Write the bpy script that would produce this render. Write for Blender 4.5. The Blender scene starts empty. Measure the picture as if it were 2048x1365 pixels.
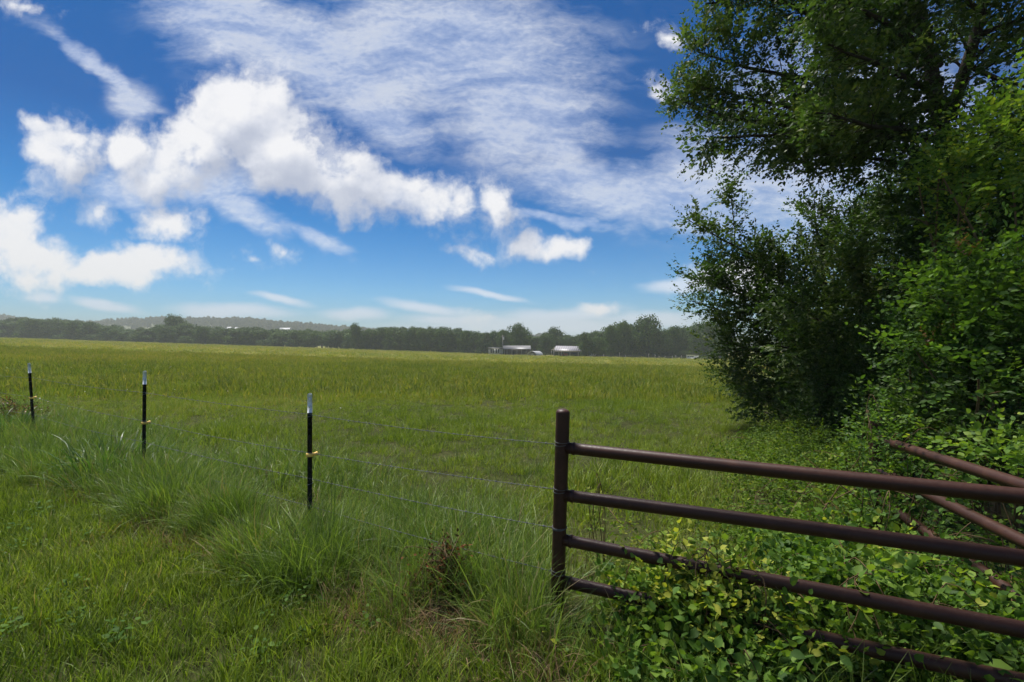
import bpy, math, random
import numpy as np
from mathutils import Vector
R = math.radians
rng = np.random.default_rng(7)
random.seed(7)
scene = bpy.context.scene
COL = scene.collection
F = 967.0      # focal length in photo pixels (17 mm lens)
EYE = 1.6      # camera height

def ssmooth(a, b, x):
    t = np.clip((np.asarray(x, float) - a) / (b - a), 0, 1)
    return t * t * (3 - 2 * t)

def gz(x, y):
    """height of the ground: level by the gate, falling gently ahead and to the right, rising to the left"""
    x = np.asarray(x, float); y = np.asarray(y, float)
    r = np.sqrt(x * x + y * y) + 1e-6
    k = np.minimum(1.0, 330.0 / r)
    xx, yy = x * k, y * k
    plane = -0.0145 * np.maximum(yy, -60) - np.where(xx < 0, 0.033, 0.020) * xx
    w = 0.25 + 0.75 * ssmooth(6, 70, r)
    bump = 0.05 * np.sin(x * 0.55 + 1.3) * np.sin(y * 0.41) + 0.03 * np.sin(x * 1.3 + y * 0.9)
    return plane * w + bump * ssmooth(3, 9, r)

def at(px, py, Y):
    """a point of the place from where it shows in the photo and how far away it stands"""
    return np.array(((px - 1024) / F * Y, Y, EYE + (690 - py) / F * Y))

# ------------------------------------------------------------------ objects
def tag(o, label=None, cat=None, group=None, kind=None):
    if label: o['label'] = label
    if cat: o['category'] = cat
    if group: o['group'] = group
    if kind: o['kind'] = kind
    return o

def empty(name, loc, rz=0.0):
    o = bpy.data.objects.new(name, None)
    o.location = loc; o.rotation_euler = (0, 0, rz); o.empty_display_size = 0.2
    COL.objects.link(o)
    return o

def mesh_np(name, v, faces, attrs=None, smooth=False):
    """faces: list of (n x k) index arrays"""
    me = bpy.data.meshes.new(name)
    v = np.asarray(v, np.float32)
    me.vertices.add(len(v)); me.vertices.foreach_set('co', v.ravel())
    faces = [np.asarray(f, np.int32) for f in faces if len(f)]
    loops = np.concatenate([f.ravel() for f in faces])
    tot = np.concatenate([np.full(len(f), f.shape[1], np.int32) for f in faces])
    start = np.concatenate([[0], np.cumsum(tot)[:-1]]).astype(np.int32)
    me.loops.add(len(loops)); me.loops.foreach_set('vertex_index', loops)
    me.polygons.add(len(tot)); me.polygons.foreach_set('loop_start', start)
    if smooth: me.polygons.foreach_set('use_smooth', np.ones(len(tot), bool))
    for k, a in (attrs or {}).items():
        a = np.asarray(a, np.float32)
        if a.ndim == 1:
            at_ = me.attributes.new(k, 'FLOAT', 'POINT'); at_.data.foreach_set('value', a)
        else:
            at_ = me.attributes.new(k, 'FLOAT_VECTOR', 'POINT'); at_.data.foreach_set('vector', a.ravel())
    me.update(calc_edges=True)
    return me

def link(name, me, mat=None, parent=None, loc=(0, 0, 0)):
    o = bpy.data.objects.new(name, me)
    if mat is not None and not me.materials: me.materials.append(mat)
    o.location = loc
    COL.objects.link(o)
    if parent is not None: o.parent = parent
    return o

class MB:
    """collects shapes into one mesh"""
    def __init__(s): s.v = []; s.q = []; s.t = []; s.n = 0; s.r = []
    def add(s, v, q=None, t=None, r=None):
        v = np.asarray(v, float).reshape(-1, 3)
        if q is not None and len(q): s.q.append(np.asarray(q) + s.n)
        if t is not None and len(t): s.t.append(np.asarray(t) + s.n)
        s.v.append(v); s.n += len(v)
        s.r.append(np.full(len(v), random.random()) if r is None else np.broadcast_to(r, (len(v),)))
    def box(s, a, b, M=None):
        (x0, y0, z0), (x1, y1, z1) = a, b
        v = np.array([(x0,y0,z0),(x1,y0,z0),(x1,y1,z0),(x0,y1,z0),(x0,y0,z1),(x1,y0,z1),(x1,y1,z1),(x0,y1,z1)], float)
        if M is not None: v = M(v)
        s.add(v, [(0,3,2,1),(4,5,6,7),(0,1,5,4),(1,2,6,5),(2,3,7,6),(3,0,4,7)])
    def prism(s, poly, h0, h1, axis=1):
        """polygon in the two other axes, pushed along axis"""
        n = len(poly); v = []
        for h in (h0, h1):
            for a, b in poly:
                p = [a, b]; p.insert(axis, h); v.append(p)
        q = [(i, (i+1) % n, n + (i+1) % n, n + i) for i in range(n)]
        t = [(0, i, i+1) for i in range(1, n-1)] + [(n, n+i+1, n+i) for i in range(1, n-1)]
        s.add(v, q, t)
    def tube(s, pts, rad, k=8, cap=True, r=None):
        pts = np.asarray(pts, float); n = len(pts)
        rad = np.broadcast_to(np.asarray(rad, float), (n,))
        d = np.gradient(pts, axis=0); d /= np.linalg.norm(d, axis=1)[:, None] + 1e-12
        ref = np.array((0, 0, 1.0)) if abs(d[:, 2]).mean() < 0.8 else np.array((1.0, 0, 0))
        a = np.cross(d, ref); a /= np.linalg.norm(a, axis=1)[:, None] + 1e-12
        b = np.cross(d, a)
        th = np.linspace(0, 2*np.pi, k, endpoint=False)
        ring = (a[:, None, :]*np.cos(th)[None, :, None] + b[:, None, :]*np.sin(th)[None, :, None]) * rad[:, None, None] + pts[:, None, :]
        i = np.arange(n-1)[:, None]*k; j = np.arange(k)[None, :]
        q = np.stack([i+j, i+(j+1) % k, i+k+(j+1) % k, i+k+j], -1).reshape(-1, 4)
        t = []
        v = ring.reshape(-1, 3)
        if cap:
            v = np.vstack([v, pts[0], pts[-1]])
            for jj in range(k):
                t.append((n*k, (jj+1) % k, jj)); t.append((n*k+1, (n-1)*k+jj, (n-1)*k+(jj+1) % k))
        s.add(v, q, t, r)
    def lathe(s, prof, c, k=16):
        """prof: (radius, z) pairs round a vertical axis at c"""
        c = np.asarray(c, float); n = len(prof); th = np.linspace(0, 2*np.pi, k, endpoint=False)
        v = np.array([[(c[0]+r*math.cos(a), c[1]+r*math.sin(a), c[2]+z) for a in th] for r, z in prof]).reshape(-1, 3)
        i = np.arange(n-1)[:, None]*k; j = np.arange(k)[None, :]
        q = np.stack([i+j, i+(j+1) % k, i+k+(j+1) % k, i+k+j], -1).reshape(-1, 4)
        s.add(v, q)
    def build(s, name, mat, parent=None, smooth=False, loc=(0, 0, 0)):
        me = mesh_np(name, np.vstack(s.v), [np.vstack(s.q) if s.q else [], np.vstack(s.t) if s.t else []],
                     {'rnd': np.concatenate(s.r)}, smooth)
        return link(name, me, mat, parent, loc)

def children(o): return [c for c in bpy.data.objects if c.parent == o]
KIDS = {}
def copy_tree(o, parent=None):
    c = o.copy(); COL.objects.link(c); c.parent = parent
    if o.name not in KIDS: KIDS[o.name] = children(o)
    for ch in KIDS[o.name]: copy_tree(ch, c)
    return c

# ------------------------------------------------------------------ node helper
class Val:
    def __init__(s, g, sock): s.g = g; s.s = sock
    def _m(s, op, *o, clamp=False):
        n = s.g.nodes.new('ShaderNodeMath'); n.operation = op; n.use_clamp = clamp
        s.g.links.new(s.s, n.inputs[0])
        for i, x in enumerate(o):
            if isinstance(x, Val): s.g.links.new(x.s, n.inputs[i+1])
            else: n.inputs[i+1].default_value = x
        return Val(s.g, n.outputs[0])
    def __add__(s, o): return s._m('ADD', o)
    def __radd__(s, o): return s._m('ADD', o)
    def __sub__(s, o): return s._m('SUBTRACT', o)
    def __rsub__(s, o): return s._m('MULTIPLY', -1.0)._m('ADD', o)
    def __mul__(s, o): return s._m('MULTIPLY', o)
    def __rmul__(s, o): return s._m('MULTIPLY', o)
    def __truediv__(s, o): return s._m('DIVIDE', o)
    def max(s, o): return s._m('MAXIMUM', o)
    def min(s, o): return s._m('MINIMUM', o)
    def abs(s): return s._m('ABSOLUTE')
    def pow(s, o): return s._m('POWER', o)
    def clamp(s): return s._m('ADD', 0.0, clamp=True)
    def smooth(s, a, b, lo=0.0, hi=1.0):
        n = s.g.nodes.new('ShaderNodeMapRange'); n.interpolation_type = 'SMOOTHSTEP'
        s.g.links.new(s.s, n.inputs['Value'])
        for k, x in (('From Min', a), ('From Max', b), ('To Min', lo), ('To Max', hi)): n.inputs[k].default_value = x
        return Val(s.g, n.outputs['Result'])

def new_mat(name):
    m = bpy.data.materials.new(name); m.use_nodes = True
    g = m.node_tree; b = g.nodes['Principled BSDF']
    return m, g, b

def noise(g, vec, scale, detail=4, rough=0.55, dist=0.0, lac=2.0):
    n = g.nodes.new('ShaderNodeTexNoise')
    n.inputs['Scale'].default_value = scale; n.inputs['Detail'].default_value = detail
    n.inputs['Roughness'].default_value = rough; n.inputs['Distortion'].default_value = dist
    n.inputs['Lacunarity'].default_value = lac
    if vec is not None: g.links.new(vec, n.inputs['Vector'])
    return Val(g, n.outputs['Fac'])

def ramp(g, val, stops):
    n = g.nodes.new('ShaderNodeValToRGB'); e = n.color_ramp.elements
    while len(e) < len(stops): e.new(0.5)
    for el, (p, c) in zip(e, stops):
        el.position = p; el.color = (*c, 1)
    g.links.new(val.s, n.inputs['Fac'])
    return n.outputs['Color']

def mixc(g, fac, a, b, blend='MIX'):
    n = g.nodes.new('ShaderNodeMix'); n.data_type = 'RGBA'; n.blend_type = blend
    for sock, x in ((n.inputs[0], fac), (n.inputs[6], a), (n.inputs[7], b)):
        if isinstance(x, Val): g.links.new(x.s, sock)
        elif isinstance(x, bpy.types.NodeSocket): g.links.new(x, sock)
        elif isinstance(x, (int, float)): sock.default_value = x
        else: sock.default_value = (*x, 1)
    return n.outputs[2]

def geo_pos(g):
    return g.nodes.new('ShaderNodeNewGeometry').outputs['Position']

def attr(g, name, typ='GEOMETRY'):
    n = g.nodes.new('ShaderNodeAttribute'); n.attribute_name = name; n.attribute_type = typ
    return Val(g, n.outputs['Fac'])

def plain(name, col, rough=0.6, metal=0.0, var=0.25, scale=6.0, spec=0.4, bump=0.0):
    m, g, b = new_mat(name)
    tc = g.nodes.new('ShaderNodeTexCoord').outputs['Object']
    n = noise(g, tc, scale, 6, 0.65)
    c0 = tuple(c*(1-var) for c in col); c1 = tuple(min(1, c*(1+var)) for c in col)
    g.links.new(ramp(g, n, [(0.3, c0), (0.7, c1)]), b.inputs['Base Color'])
    b.inputs['Roughness'].default_value = rough; b.inputs['Metallic'].default_value = metal
    b.inputs['Specular IOR Level'].default_value = spec
    if bump:
        bn = g.nodes.new('ShaderNodeBump'); bn.inputs['Strength'].default_value = bump; bn.inputs['Distance'].default_value = 0.01
        n2 = noise(g, tc, scale*8, 4, 0.7)
        g.links.new(n2.s, bn.inputs['Height']); g.links.new(bn.outputs[0], b.inputs['Normal'])
    return m

def leaf_mat(name, stops, trans=0.35, rough=0.42, tcol=(1.5, 1.55, 0.6), spec=0.35, inst=False, world_var=None):
    """leaf colours run along the ramp by a random number stored on every leaf"""
    m, g, b = new_mat(name)
    r = attr(g, 'rnd')
    if inst: r = (r * 0.65 + attr(g, 'tint', 'INSTANCER') * 0.35)
    if world_var:
        n = noise(g, geo_pos(g), world_var[0], 4, 0.6)
        r = r + (n - 0.5) * world_var[1]
    c = ramp(g, r, stops)
    g.links.new(c, b.inputs['Base Color'])
    b.inputs['Roughness'].default_value = rough; b.inputs['Specular IOR Level'].default_value = spec
    t = g.nodes.new('ShaderNodeBsdfTranslucent')
    g.links.new(mixc(g, 1.0, c, tcol, 'MULTIPLY'), t.inputs['Color'])
    mx = g.nodes.new('ShaderNodeMixShader'); mx.inputs[0].default_value = trans
    g.links.new(b.outputs[0], mx.inputs[1]); g.links.new(t.outputs[0], mx.inputs[2])
    g.links.new(mx.outputs[0], g.nodes['Material Output'].inputs['Surface'])
    return m
# ------------------------------------------------------------------ camera, sun, sky
cam = bpy.data.cameras.new('camera'); cam_o = bpy.data.objects.new('camera', cam); COL.objects.link(cam_o)
cam.sensor_width = 36.0; cam.lens = 36.0 * F / 2048; cam.clip_start = 0.05; cam.clip_end = 6000
cam.shift_y = (690 - 682.5) / 2048
cam_o.location = (0, 0, EYE); cam_o.rotation_euler = (R(90), 0, 0)
scene.camera = cam_o

SUN_EL, SUN_AZ = R(66), R(-38)      # azimuth measured from +Y towards +X: high, ahead to the left
sd = Vector((math.sin(SUN_AZ)*math.cos(SUN_EL), math.cos(SUN_AZ)*math.cos(SUN_EL), math.sin(SUN_EL)))
sun = bpy.data.lights.new('sun', 'SUN'); sun_o = bpy.data.objects.new('sun', sun); COL.objects.link(sun_o)
sun.energy = 4.2; sun.angle = R(18); sun.color = (1.0, 0.96, 0.9)
sun_o.rotation_euler = sd.to_track_quat('Z', 'Y').to_euler(); sun_o.location = (0, 0, 30)

world = bpy.data.worlds.new('World'); scene.world = world; world.use_nodes = True
world.cycles.sampling_method = 'MANUAL'; world.cycles.sample_map_resolution = 256
g = world.node_tree; g.nodes.clear()
out = g.nodes.new('ShaderNodeOutputWorld'); bg = g.nodes.new('ShaderNodeBackground')
g.links.new(bg.outputs[0], out.inputs['Surface']); bg.inputs['Strength'].default_value = 0.059
sky = g.nodes.new('ShaderNodeTexSky'); sky.sky_type = 'NISHITA'; sky.sun_disc = False
sky.sun_elevation = SUN_EL; sky.sun_rotation = SUN_AZ; sky.air_density = 1.0; sky.dust_density = 0.3; sky.ozone_density = 3.0
dirv = g.nodes.new('ShaderNodeTexCoord').outputs['Generated']
sep = g.nodes.new('ShaderNodeSeparateXYZ'); g.links.new(dirv, sep.inputs[0])
dx, dy, dz = (Val(g, sep.outputs[i]) for i in range(3))
den = dy.abs().max(0.12)
U = dx / den; V = dz.max(0.0) / den          # the cloud decks as seen on a plane ahead (north)
def comb(x, y, z=0.0):
    n = g.nodes.new('ShaderNodeCombineXYZ')
    for i, a in enumerate((x, y, z)):
        if isinstance(a, Val): g.links.new(a.s, n.inputs[i])
        else: n.inputs[i].default_value = a
    return n.outputs[0]
P = comb(U, V)
def nz3(vec, scale, detail, rough):
    n = g.nodes.new('ShaderNodeTexNoise'); n.inputs['Scale'].default_value = scale
    n.inputs['Detail'].default_value = detail; n.inputs['Roughness'].default_value = rough
    g.links.new(vec, n.inputs['Vector']); return n
def vmath(op, a, b=None, scale=None):
    n = g.nodes.new('ShaderNodeVectorMath'); n.operation = op
    for i, x in enumerate((a, b)):
        if x is None: continue
        if isinstance(x, bpy.types.NodeSocket): g.links.new(x, n.inputs[i])
        else: n.inputs[i].default_value = x
    if scale is not None: n.inputs['Scale'].default_value = scale
    return n
def warp(vec, scale, amt, detail=3):
    n = nz3(vec, scale, detail, 0.6)
    d = vmath('SUBTRACT', n.outputs['Color'], (0.5, 0.5, 0.5)).outputs[0]
    d = vmath('SCALE', d, scale=amt).outputs[0]
    return vmath('ADD', vec, d).outputs[0]
def puffs(vec, lst, gr=0.0):
    """largest of a set of soft ellipses: 1 in the middle of a cloud bank, 0 at its edge, below 0 outside"""
    acc = None
    for px, py, rx, ry, ang in lst:
        mp = g.nodes.new('ShaderNodeMapping'); mp.vector_type = 'TEXTURE'
        mp.inputs['Location'].default_value = ((px-1024)/F, (690-py)/F, 0)
        mp.inputs['Rotation'].default_value = (0, 0, R(ang))
        mp.inputs['Scale'].default_value = (rx/F, ry/F, 1)
        g.links.new(vec, mp.inputs['Vector'])
        e = (1.0 - Val(g, vmath('LENGTH', mp.outputs[0]).outputs['Value'])) * (min(rx, ry) / 70.0) ** gr
        acc = e if acc is None else acc.max(e)
    return acc.max(-1.5)

CUM = [(480,225,125,115,0),(405,300,120,95,0),(565,300,165,105,-25),(665,345,140,85,-25),(770,395,150,62,-12),
       (865,410,90,52,0),(925,405,48,52,0),(980,405,46,60,10),(998,440,50,72,12),(320,335,120,62,10),
       (245,300,60,55,0),(130,315,95,85,-25),(85,250,50,30,-30),
       (1030,497,90,30,0),(965,508,50,18,0),(1125,500,62,26,0),
       (30,450,75,65,-20),(70,530,140,58,0),(210,535,150,46,4),(330,515,100,34,6),
       (185,425,50,30,-15),(345,440,75,42,-15),(500,516,20,12,-30),(562,500,34,13,-12),
       (60,4,60,22,-10),(1340,66,40,22,-30),(1325,180,38,26,-40),(1185,614,44,17,0),(975,632,30,10,0),(1480,560,110,50,0)]
CIR = [(450,20,200,110,-20),(640,110,330,120,-20),(900,100,330,190,-10),(1040,220,190,150,-10),(760,230,140,70,-28),(1110,290,90,46,-5),
       (1290,400,300,75,-10),(1430,360,190,130,0),(1150,350,130,60,-10),(1720,330,330,300,0),
       (200,130,165,24,-33),(265,190,60,46,-30),(470,425,130,32,-18),(640,475,80,17,-20),(400,380,150,40,-5),(260,370,90,50,-20),
       (1120,447,150,15,-8)]
LOW = [(85,600,60,17,-4),(215,612,110,15,-10),(450,622,165,22,-3),(560,596,80,12,-9),(720,628,100,20,-3),(860,617,130,16,-8),
       (900,640,160,18,-2),(1130,632,200,26,2),(1370,572,110,20,3),(1300,640,200,26,0),(980,590,110,10,-10),(1080,652,420,36,0)]
SH = vmath('ADD', P, (3.7, 1.9, 0.0)).outputs[0]
def fbm(vec):
    big = Val(g, nz3(vec, 7.0, 9, 0.58).outputs['Fac'])
    return big
Pw = warp(warp(P, 4.5, 0.085, 2), 16.0, 0.032, 3)
n_c = fbm(SH)
n_m = noise(g, Pw, 24.0, 5, 0.6)
M = puffs(Pw, CUM, 0.6)
dens = M.min(0.55) + (n_c - 0.5) * 2.3 + (n_m - 0.5) * 0.7
wisp = noise(g, warp(P, 9.0, 0.06, 3), 11.0, 8, 0.66)
thin = noise(g, warp(P, 6.0, 0.08, 3), 5.0, 7, 0.62)
a_cum = (dens.smooth(-0.04, 0.55) * thin.smooth(0.22, 0.5, 0.62, 1.0)).max((M + (wisp - 0.5) * 3.4 - 0.06).smooth(-0.2, 0.85) * 0.62)
# light on the cumulus: it comes from the upper left, so the deck thickens into grey towards its lower right
Pl = vmath('ADD', Pw, (-0.035, 0.05, 0.0)).outputs[0]
M_l = puffs(Pl, CUM[:12], 0.6)
n_l = fbm(vmath('ADD', SH, (-0.012, 0.02, 0.0)).outputs[0])
dif = (M - M_l) * 0.9 + (n_c - n_l) * 1.8
lit = dif.smooth(-0.5, 0.75)
lowf = noise(g, SH, 4.0, 3, 0.5)
# thin high cloud with a mackerel grain, drawn out from upper left to lower right
rot = g.nodes.new('ShaderNodeMapping'); rot.inputs['Rotation'].default_value = (0, 0, R(20)); rot.inputs['Scale'].default_value = (0.9, 3.6, 1)
g.links.new(warp(P, 5.0, 0.10, 3), rot.inputs['Vector'])
fib = Val(g, nz3(rot.outputs[0], 5.0, 11, 0.62).outputs['Fac'])
rot2 = g.nodes.new('ShaderNodeMapping'); rot2.inputs['Rotation'].default_value = (0, 0, R(14)); rot2.inputs['Scale'].default_value = (1.0, 1.9, 1)
g.links.new(warp(P, 12.0, 0.03, 2), rot2.inputs['Vector'])
mack = Val(g, nz3(rot2.outputs[0], 58.0, 4, 0.6).outputs['Fac'])
Mc = puffs(warp(P, 4.0, 0.14, 4), CIR)
a_cir = ((Mc.smooth(-0.25, 0.75) * 1.0 + (fib - 0.5) * 1.9 * Mc.smooth(-0.5, 0.2) + (mack - 0.5) * 0.6 * Mc.smooth(-0.2, 0.3)) * 0.95).clamp() * 0.68
rot3 = g.nodes.new('ShaderNodeMapping'); rot3.inputs['Scale'].default_value = (1.0, 5.0, 1); g.links.new(P, rot3.inputs['Vector'])
fl = Val(g, nz3(rot3.outputs[0], 5.0, 8, 0.6).outputs['Fac'])
a_low = (puffs(warp(P, 7.0, 0.03, 3), LOW) + (fl - 0.5) * 1.1).smooth(0.0, 0.8) * 0.8
# the clear sky: deep overhead, paler towards the horizon
el = dz.max(0.0)
hs = g.nodes.new('ShaderNodeHueSaturation'); hs.inputs['Saturation'].default_value = 1.15; hs.inputs['Hue'].default_value = 0.5; hs.inputs['Value'].default_value = 1.0
g.links.new(sky.outputs[0], hs.inputs['Color'])
clear = mixc(g, 1.0, hs.outputs[0], ramp(g, dz.max(0.0), [(0.0, (0.60, 0.80, 1.08)), (0.10, (0.36, 0.75, 1.05)), (0.24, (0.04, 0.54, 0.88)), (0.36, (0.004, 0.36, 0.68)), (0.5, (0.0, 0.40, 0.72))]), 'MULTIPLY')
c = mixc(g, a_low, clear, (7.2, 7.9, 9.2))
cirb = (fib * 0.5 + 0.5)
c = mixc(g, a_cir, c, mixc(g, (fib * 0.75 + mack * 0.25).smooth(0.35, 0.68), (5.0, 6.0, 8.4), (8.0, 8.3, 8.9)))
shade = (lit * 0.8 + lowf.smooth(0.3, 0.7) * 0.35 + (n_m - 0.5) * 0.2)
cumc = ramp(g, shade, [(0.12, (0.50, 0.55, 0.68)), (0.45, (0.74, 0.77, 0.86)), (0.8, (0.96, 0.96, 0.98))])
c = mixc(g, a_cum, c, mixc(g, 1.0, cumc, (9.0, 9.0, 9.1), 'MULTIPLY'))
below = dz.smooth(-0.03, 0.0)
c = mixc(g, below, (0.8, 1.0, 0.6), c)
g.links.new(c, bg.inputs['Color'])
# ------------------------------------------------------------------ ground sheet and far hills
def make_ground():
    rr = np.concatenate([[0.0], np.geomspace(0.4, 1500, 120)]); nth = 240
    th = np.linspace(0, 2*np.pi, nth, endpoint=False)
    X = rr[1:, None]*np.cos(th); Y = rr[1:, None]*np.sin(th)
    v = np.vstack([[0, 0, 0], np.stack([X, Y, gz(X, Y)], -1).reshape(-1, 3)])
    n = len(rr)-1
    i = np.arange(n-1)[:, None]*nth; j = np.arange(nth)[None, :]
    q = 1 + np.stack([i+j, i+nth+j, i+nth+(j+1) % nth, i+(j+1) % nth], -1).reshape(-1, 4)
    t = np.stack([np.zeros(nth, int), 1+np.arange(nth), 1+(np.arange(nth)+1) % nth], -1)
    m, g, b = new_mat('meadow soil and grass')
    pos = geo_pos(g)
    sp = g.nodes.new('ShaderNodeSeparateXYZ'); g.links.new(pos, sp.inputs[0])
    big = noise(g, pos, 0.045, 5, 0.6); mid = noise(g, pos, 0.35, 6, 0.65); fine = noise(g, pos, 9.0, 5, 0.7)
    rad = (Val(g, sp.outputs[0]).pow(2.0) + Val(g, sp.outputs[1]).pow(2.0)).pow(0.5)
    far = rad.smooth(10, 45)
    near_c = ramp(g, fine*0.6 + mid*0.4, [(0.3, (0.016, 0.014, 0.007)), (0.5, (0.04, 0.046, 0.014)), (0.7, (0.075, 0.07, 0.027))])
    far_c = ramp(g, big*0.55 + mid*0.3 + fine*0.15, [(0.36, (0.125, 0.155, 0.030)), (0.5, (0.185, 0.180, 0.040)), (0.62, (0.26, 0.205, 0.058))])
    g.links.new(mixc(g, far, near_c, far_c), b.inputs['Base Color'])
    b.inputs['Roughness'].default_value = 0.95; b.inputs['Specular IOR Level'].default_value = 0.05
    bn = g.nodes.new('ShaderNodeBump'); bn.inputs['Strength'].default_value = 0.6; bn.inputs['Distance'].default_value = 0.06
    g.links.new((fine + mid).s, bn.inputs['Height']); g.links.new(bn.outputs[0], b.inputs['Normal'])
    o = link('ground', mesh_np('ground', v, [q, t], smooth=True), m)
    tag(o, 'wide pasture of yellow-green grass falling away to the treeline', 'ground', kind='structure')
make_ground()

def ridge(px):
    """height of the hill crest, as metres above the eye at its distance, by where it shows along the skyline"""
    pts = [(-900, 55), (-300, 62), (0, 59), (60, 51), (160, 47), (200, 48), (260, 52), (330, 55), (400, 54), (500, 52), (560, 46), (640, 40), (700, 35), (780, 30), (850, 20), (960, 10), (1060, 18), (1090, 22), (1130, 12), (1300, 8), (1700, 14), (3000, 24)]
    return np.interp(px, [p for p, _ in pts], [h for _, h in pts])

def make_hills():
    na, nd = 420, 26
    az = np.linspace(-0.88, 0.88, na); tt = np.linspace(0, 1, nd)
    px = 1024 + F*np.tan(np.clip(az, -1.3, 1.3))
    D0, D1 = 620.0, 1150.0
    crest = EYE + ridge(px)/F*1000.0 - 7.0
    A, T = np.meshgrid(az, tt, indexing='ij')
    dist = D0 + (D1-D0)*T
    X = np.tan(A)*dist; Y = dist
    prof = ssmooth(0.0, 0.72, T) - 0.10*ssmooth(0.75, 1.0, T)
    Z = gz(X, Y) - 1.5 + np.maximum(crest[:, None] - gz(X, Y), 2.0)*prof
    i = np.arange(na-1)[:, None]*nd; j = np.arange(nd-1)[None, :]
    q = np.stack([i+j, i+nd+j, i+nd+j+1, i+j+1], -1).reshape(-1, 4)
    m, g, b = new_mat('hill scrub')
    n = noise(g, geo_pos(g), 0.03, 6, 0.6)
    g.links.new(ramp(g, n, [(0.35, (0.05, 0.07, 0.03)), (0.65, (0.13, 0.12, 0.06))]), b.inputs['Base Color'])
    b.inputs['Roughness'].default_value = 0.95
    o = link('hills', mesh_np('hills', np.stack([X, Y, Z], -1).reshape(-1, 3), [q], smooth=True), m)
    tag(o, 'low hazy wooded hills beyond the treeline', 'hills', kind='structure')
    def hz(a, t):
        ai = np.clip((a-az[0])/(az[1]-az[0]), 0, na-1.001); ti = np.clip(t*(nd-1), 0, nd-1.001)
        return Z[ai.astype(int), ti.astype(int)]
    return hz
hill_z = make_hills()

# ------------------------------------------------------------------ scattering for grass, weeds and far woods (uncountable stuff)
def protos(name, meshes, mat):
    c = bpy.data.collections.new(name)
    for me in meshes:
        me.materials.append(mat)
        o = bpy.data.objects.new(name, me); c.objects.link(o)
    return c

def scatter(name, label, cat, pts, rot, scl, idx, tint, coll):
    me = bpy.data.meshes.new(name)
    n = len(pts)
    me.vertices.add(n); me.vertices.foreach_set('co', np.asarray(pts, np.float32).ravel())
    for k, a, typ, key in (('rot', rot, 'FLOAT_VECTOR', 'vector'), ('scl', scl, 'FLOAT_VECTOR', 'vector'), ('tint', tint, 'FLOAT', 'value'), ('idx', idx, 'INT', 'value')):
        at_ = me.attributes.new(k, typ, 'POINT')
        at_.data.foreach_set(key, np.asarray(a, np.int32 if typ == 'INT' else np.float32).ravel())
    me.update()
    o = link(name, me)
    ng = bpy.data.node_groups.new(name, 'GeometryNodeTree')
    ng.interface.new_socket('Geometry', in_out='INPUT', socket_type='NodeSocketGeometry')
    ng.interface.new_socket('Geometry', in_out='OUTPUT', socket_type='NodeSocketGeometry')
    gi = ng.nodes.new('NodeGroupInput'); go = ng.nodes.new('NodeGroupOutput')
    iop = ng.nodes.new('GeometryNodeInstanceOnPoints'); ci = ng.nodes.new('GeometryNodeCollectionInfo')
    ci.inputs['Collection'].default_value = coll; ci.inputs['Separate Children'].default_value = True; ci.inputs['Reset Children'].default_value = True
    def na(nm, typ):
        n_ = ng.nodes.new('GeometryNodeInputNamedAttribute'); n_.data_type = typ; n_.inputs['Name'].default_value = nm
        return n_.outputs['Attribute']
    e2r = ng.nodes.new('FunctionNodeEulerToRotation'); ng.links.new(na('rot', 'FLOAT_VECTOR'), e2r.inputs[0])
    ng.links.new(gi.outputs[0], iop.inputs['Points']); ng.links.new(ci.outputs[0], iop.inputs['Instance'])
    iop.inputs['Pick Instance'].default_value = True
    ng.links.new(na('idx', 'INT'), iop.inputs['Instance Index'])
    ng.links.new(e2r.outputs[0], iop.inputs['Rotation']); ng.links.new(na('scl', 'FLOAT_VECTOR'), iop.inputs['Scale'])
    ng.links.new(iop.outputs[0], go.inputs[0])
    md = o.modifiers.new('scatter', 'NODES'); md.node_group = ng
    tag(o, label, cat, kind='stuff')
    return o
# ------------------------------------------------------------------ grass blades
def blades(n, h0, h1, w0, w1, radius, lean=0.5, droop=0.6, segs=3, rs=None, dry=0.08):
    rs = rs or np.random.default_rng(1)
    ang = rs.uniform(0, 2*np.pi, n); rad = radius*np.sqrt(rs.uniform(0, 1, n))
    bx, by = rad*np.cos(ang), rad*np.sin(ang)
    out = ang + rs.normal(0, 0.9, n)
    h = rs.uniform(h0, h1, n); w = rs.uniform(w0, w1, n)
    ln = np.abs(rs.normal(0, lean, n)); dr = droop*rs.uniform(0.2, 1.3, n)
    t = np.linspace(0, 1, segs+1)
    th = ln[:, None] + dr[:, None]*t[None, :]**1.5*2.0           # bend away from upright, growing towards the tip
    ds = h[:, None]/segs
    hor = np.cumsum(np.concatenate([np.zeros((n, 1)), np.sin((th[:, 1:]+th[:, :-1])/2)*ds], 1), 1)
    ver = np.cumsum(np.concatenate([np.zeros((n, 1)), np.cos((th[:, 1:]+th[:, :-1])/2)*ds], 1), 1)
    cx = bx[:, None] + hor*np.cos(out)[:, None]; cy_ = by[:, None] + hor*np.sin(out)[:, None]
    wid = w[:, None]*0.5*(1-t[None, :]**2.2*0.92)
    fa = out + np.pi/2 + rs.normal(0, 0.5, n)
    sx, sy = np.cos(fa)[:, None]*wid, np.sin(fa)[:, None]*wid
    L = np.stack([cx-sx, cy_-sy, ver], -1); Rr = np.stack([cx+sx, cy_+sy, ver], -1)
    v = np.stack([L, Rr], 2).reshape(n, -1, 3)
    k = 2*(segs+1)
    s = np.arange(segs)*2
    q = np.stack([s, s+1, s+3, s+2], -1)
    q = (np.arange(n)[:, None, None]*k + q[None]).reshape(-1, 4)
    r = rs.uniform(0, 0.82, n); r[rs.uniform(0, 1, n) < dry] = rs.uniform(0.9, 1.0)
    return v.reshape(-1, 3), q, np.repeat(r, k)

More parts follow.
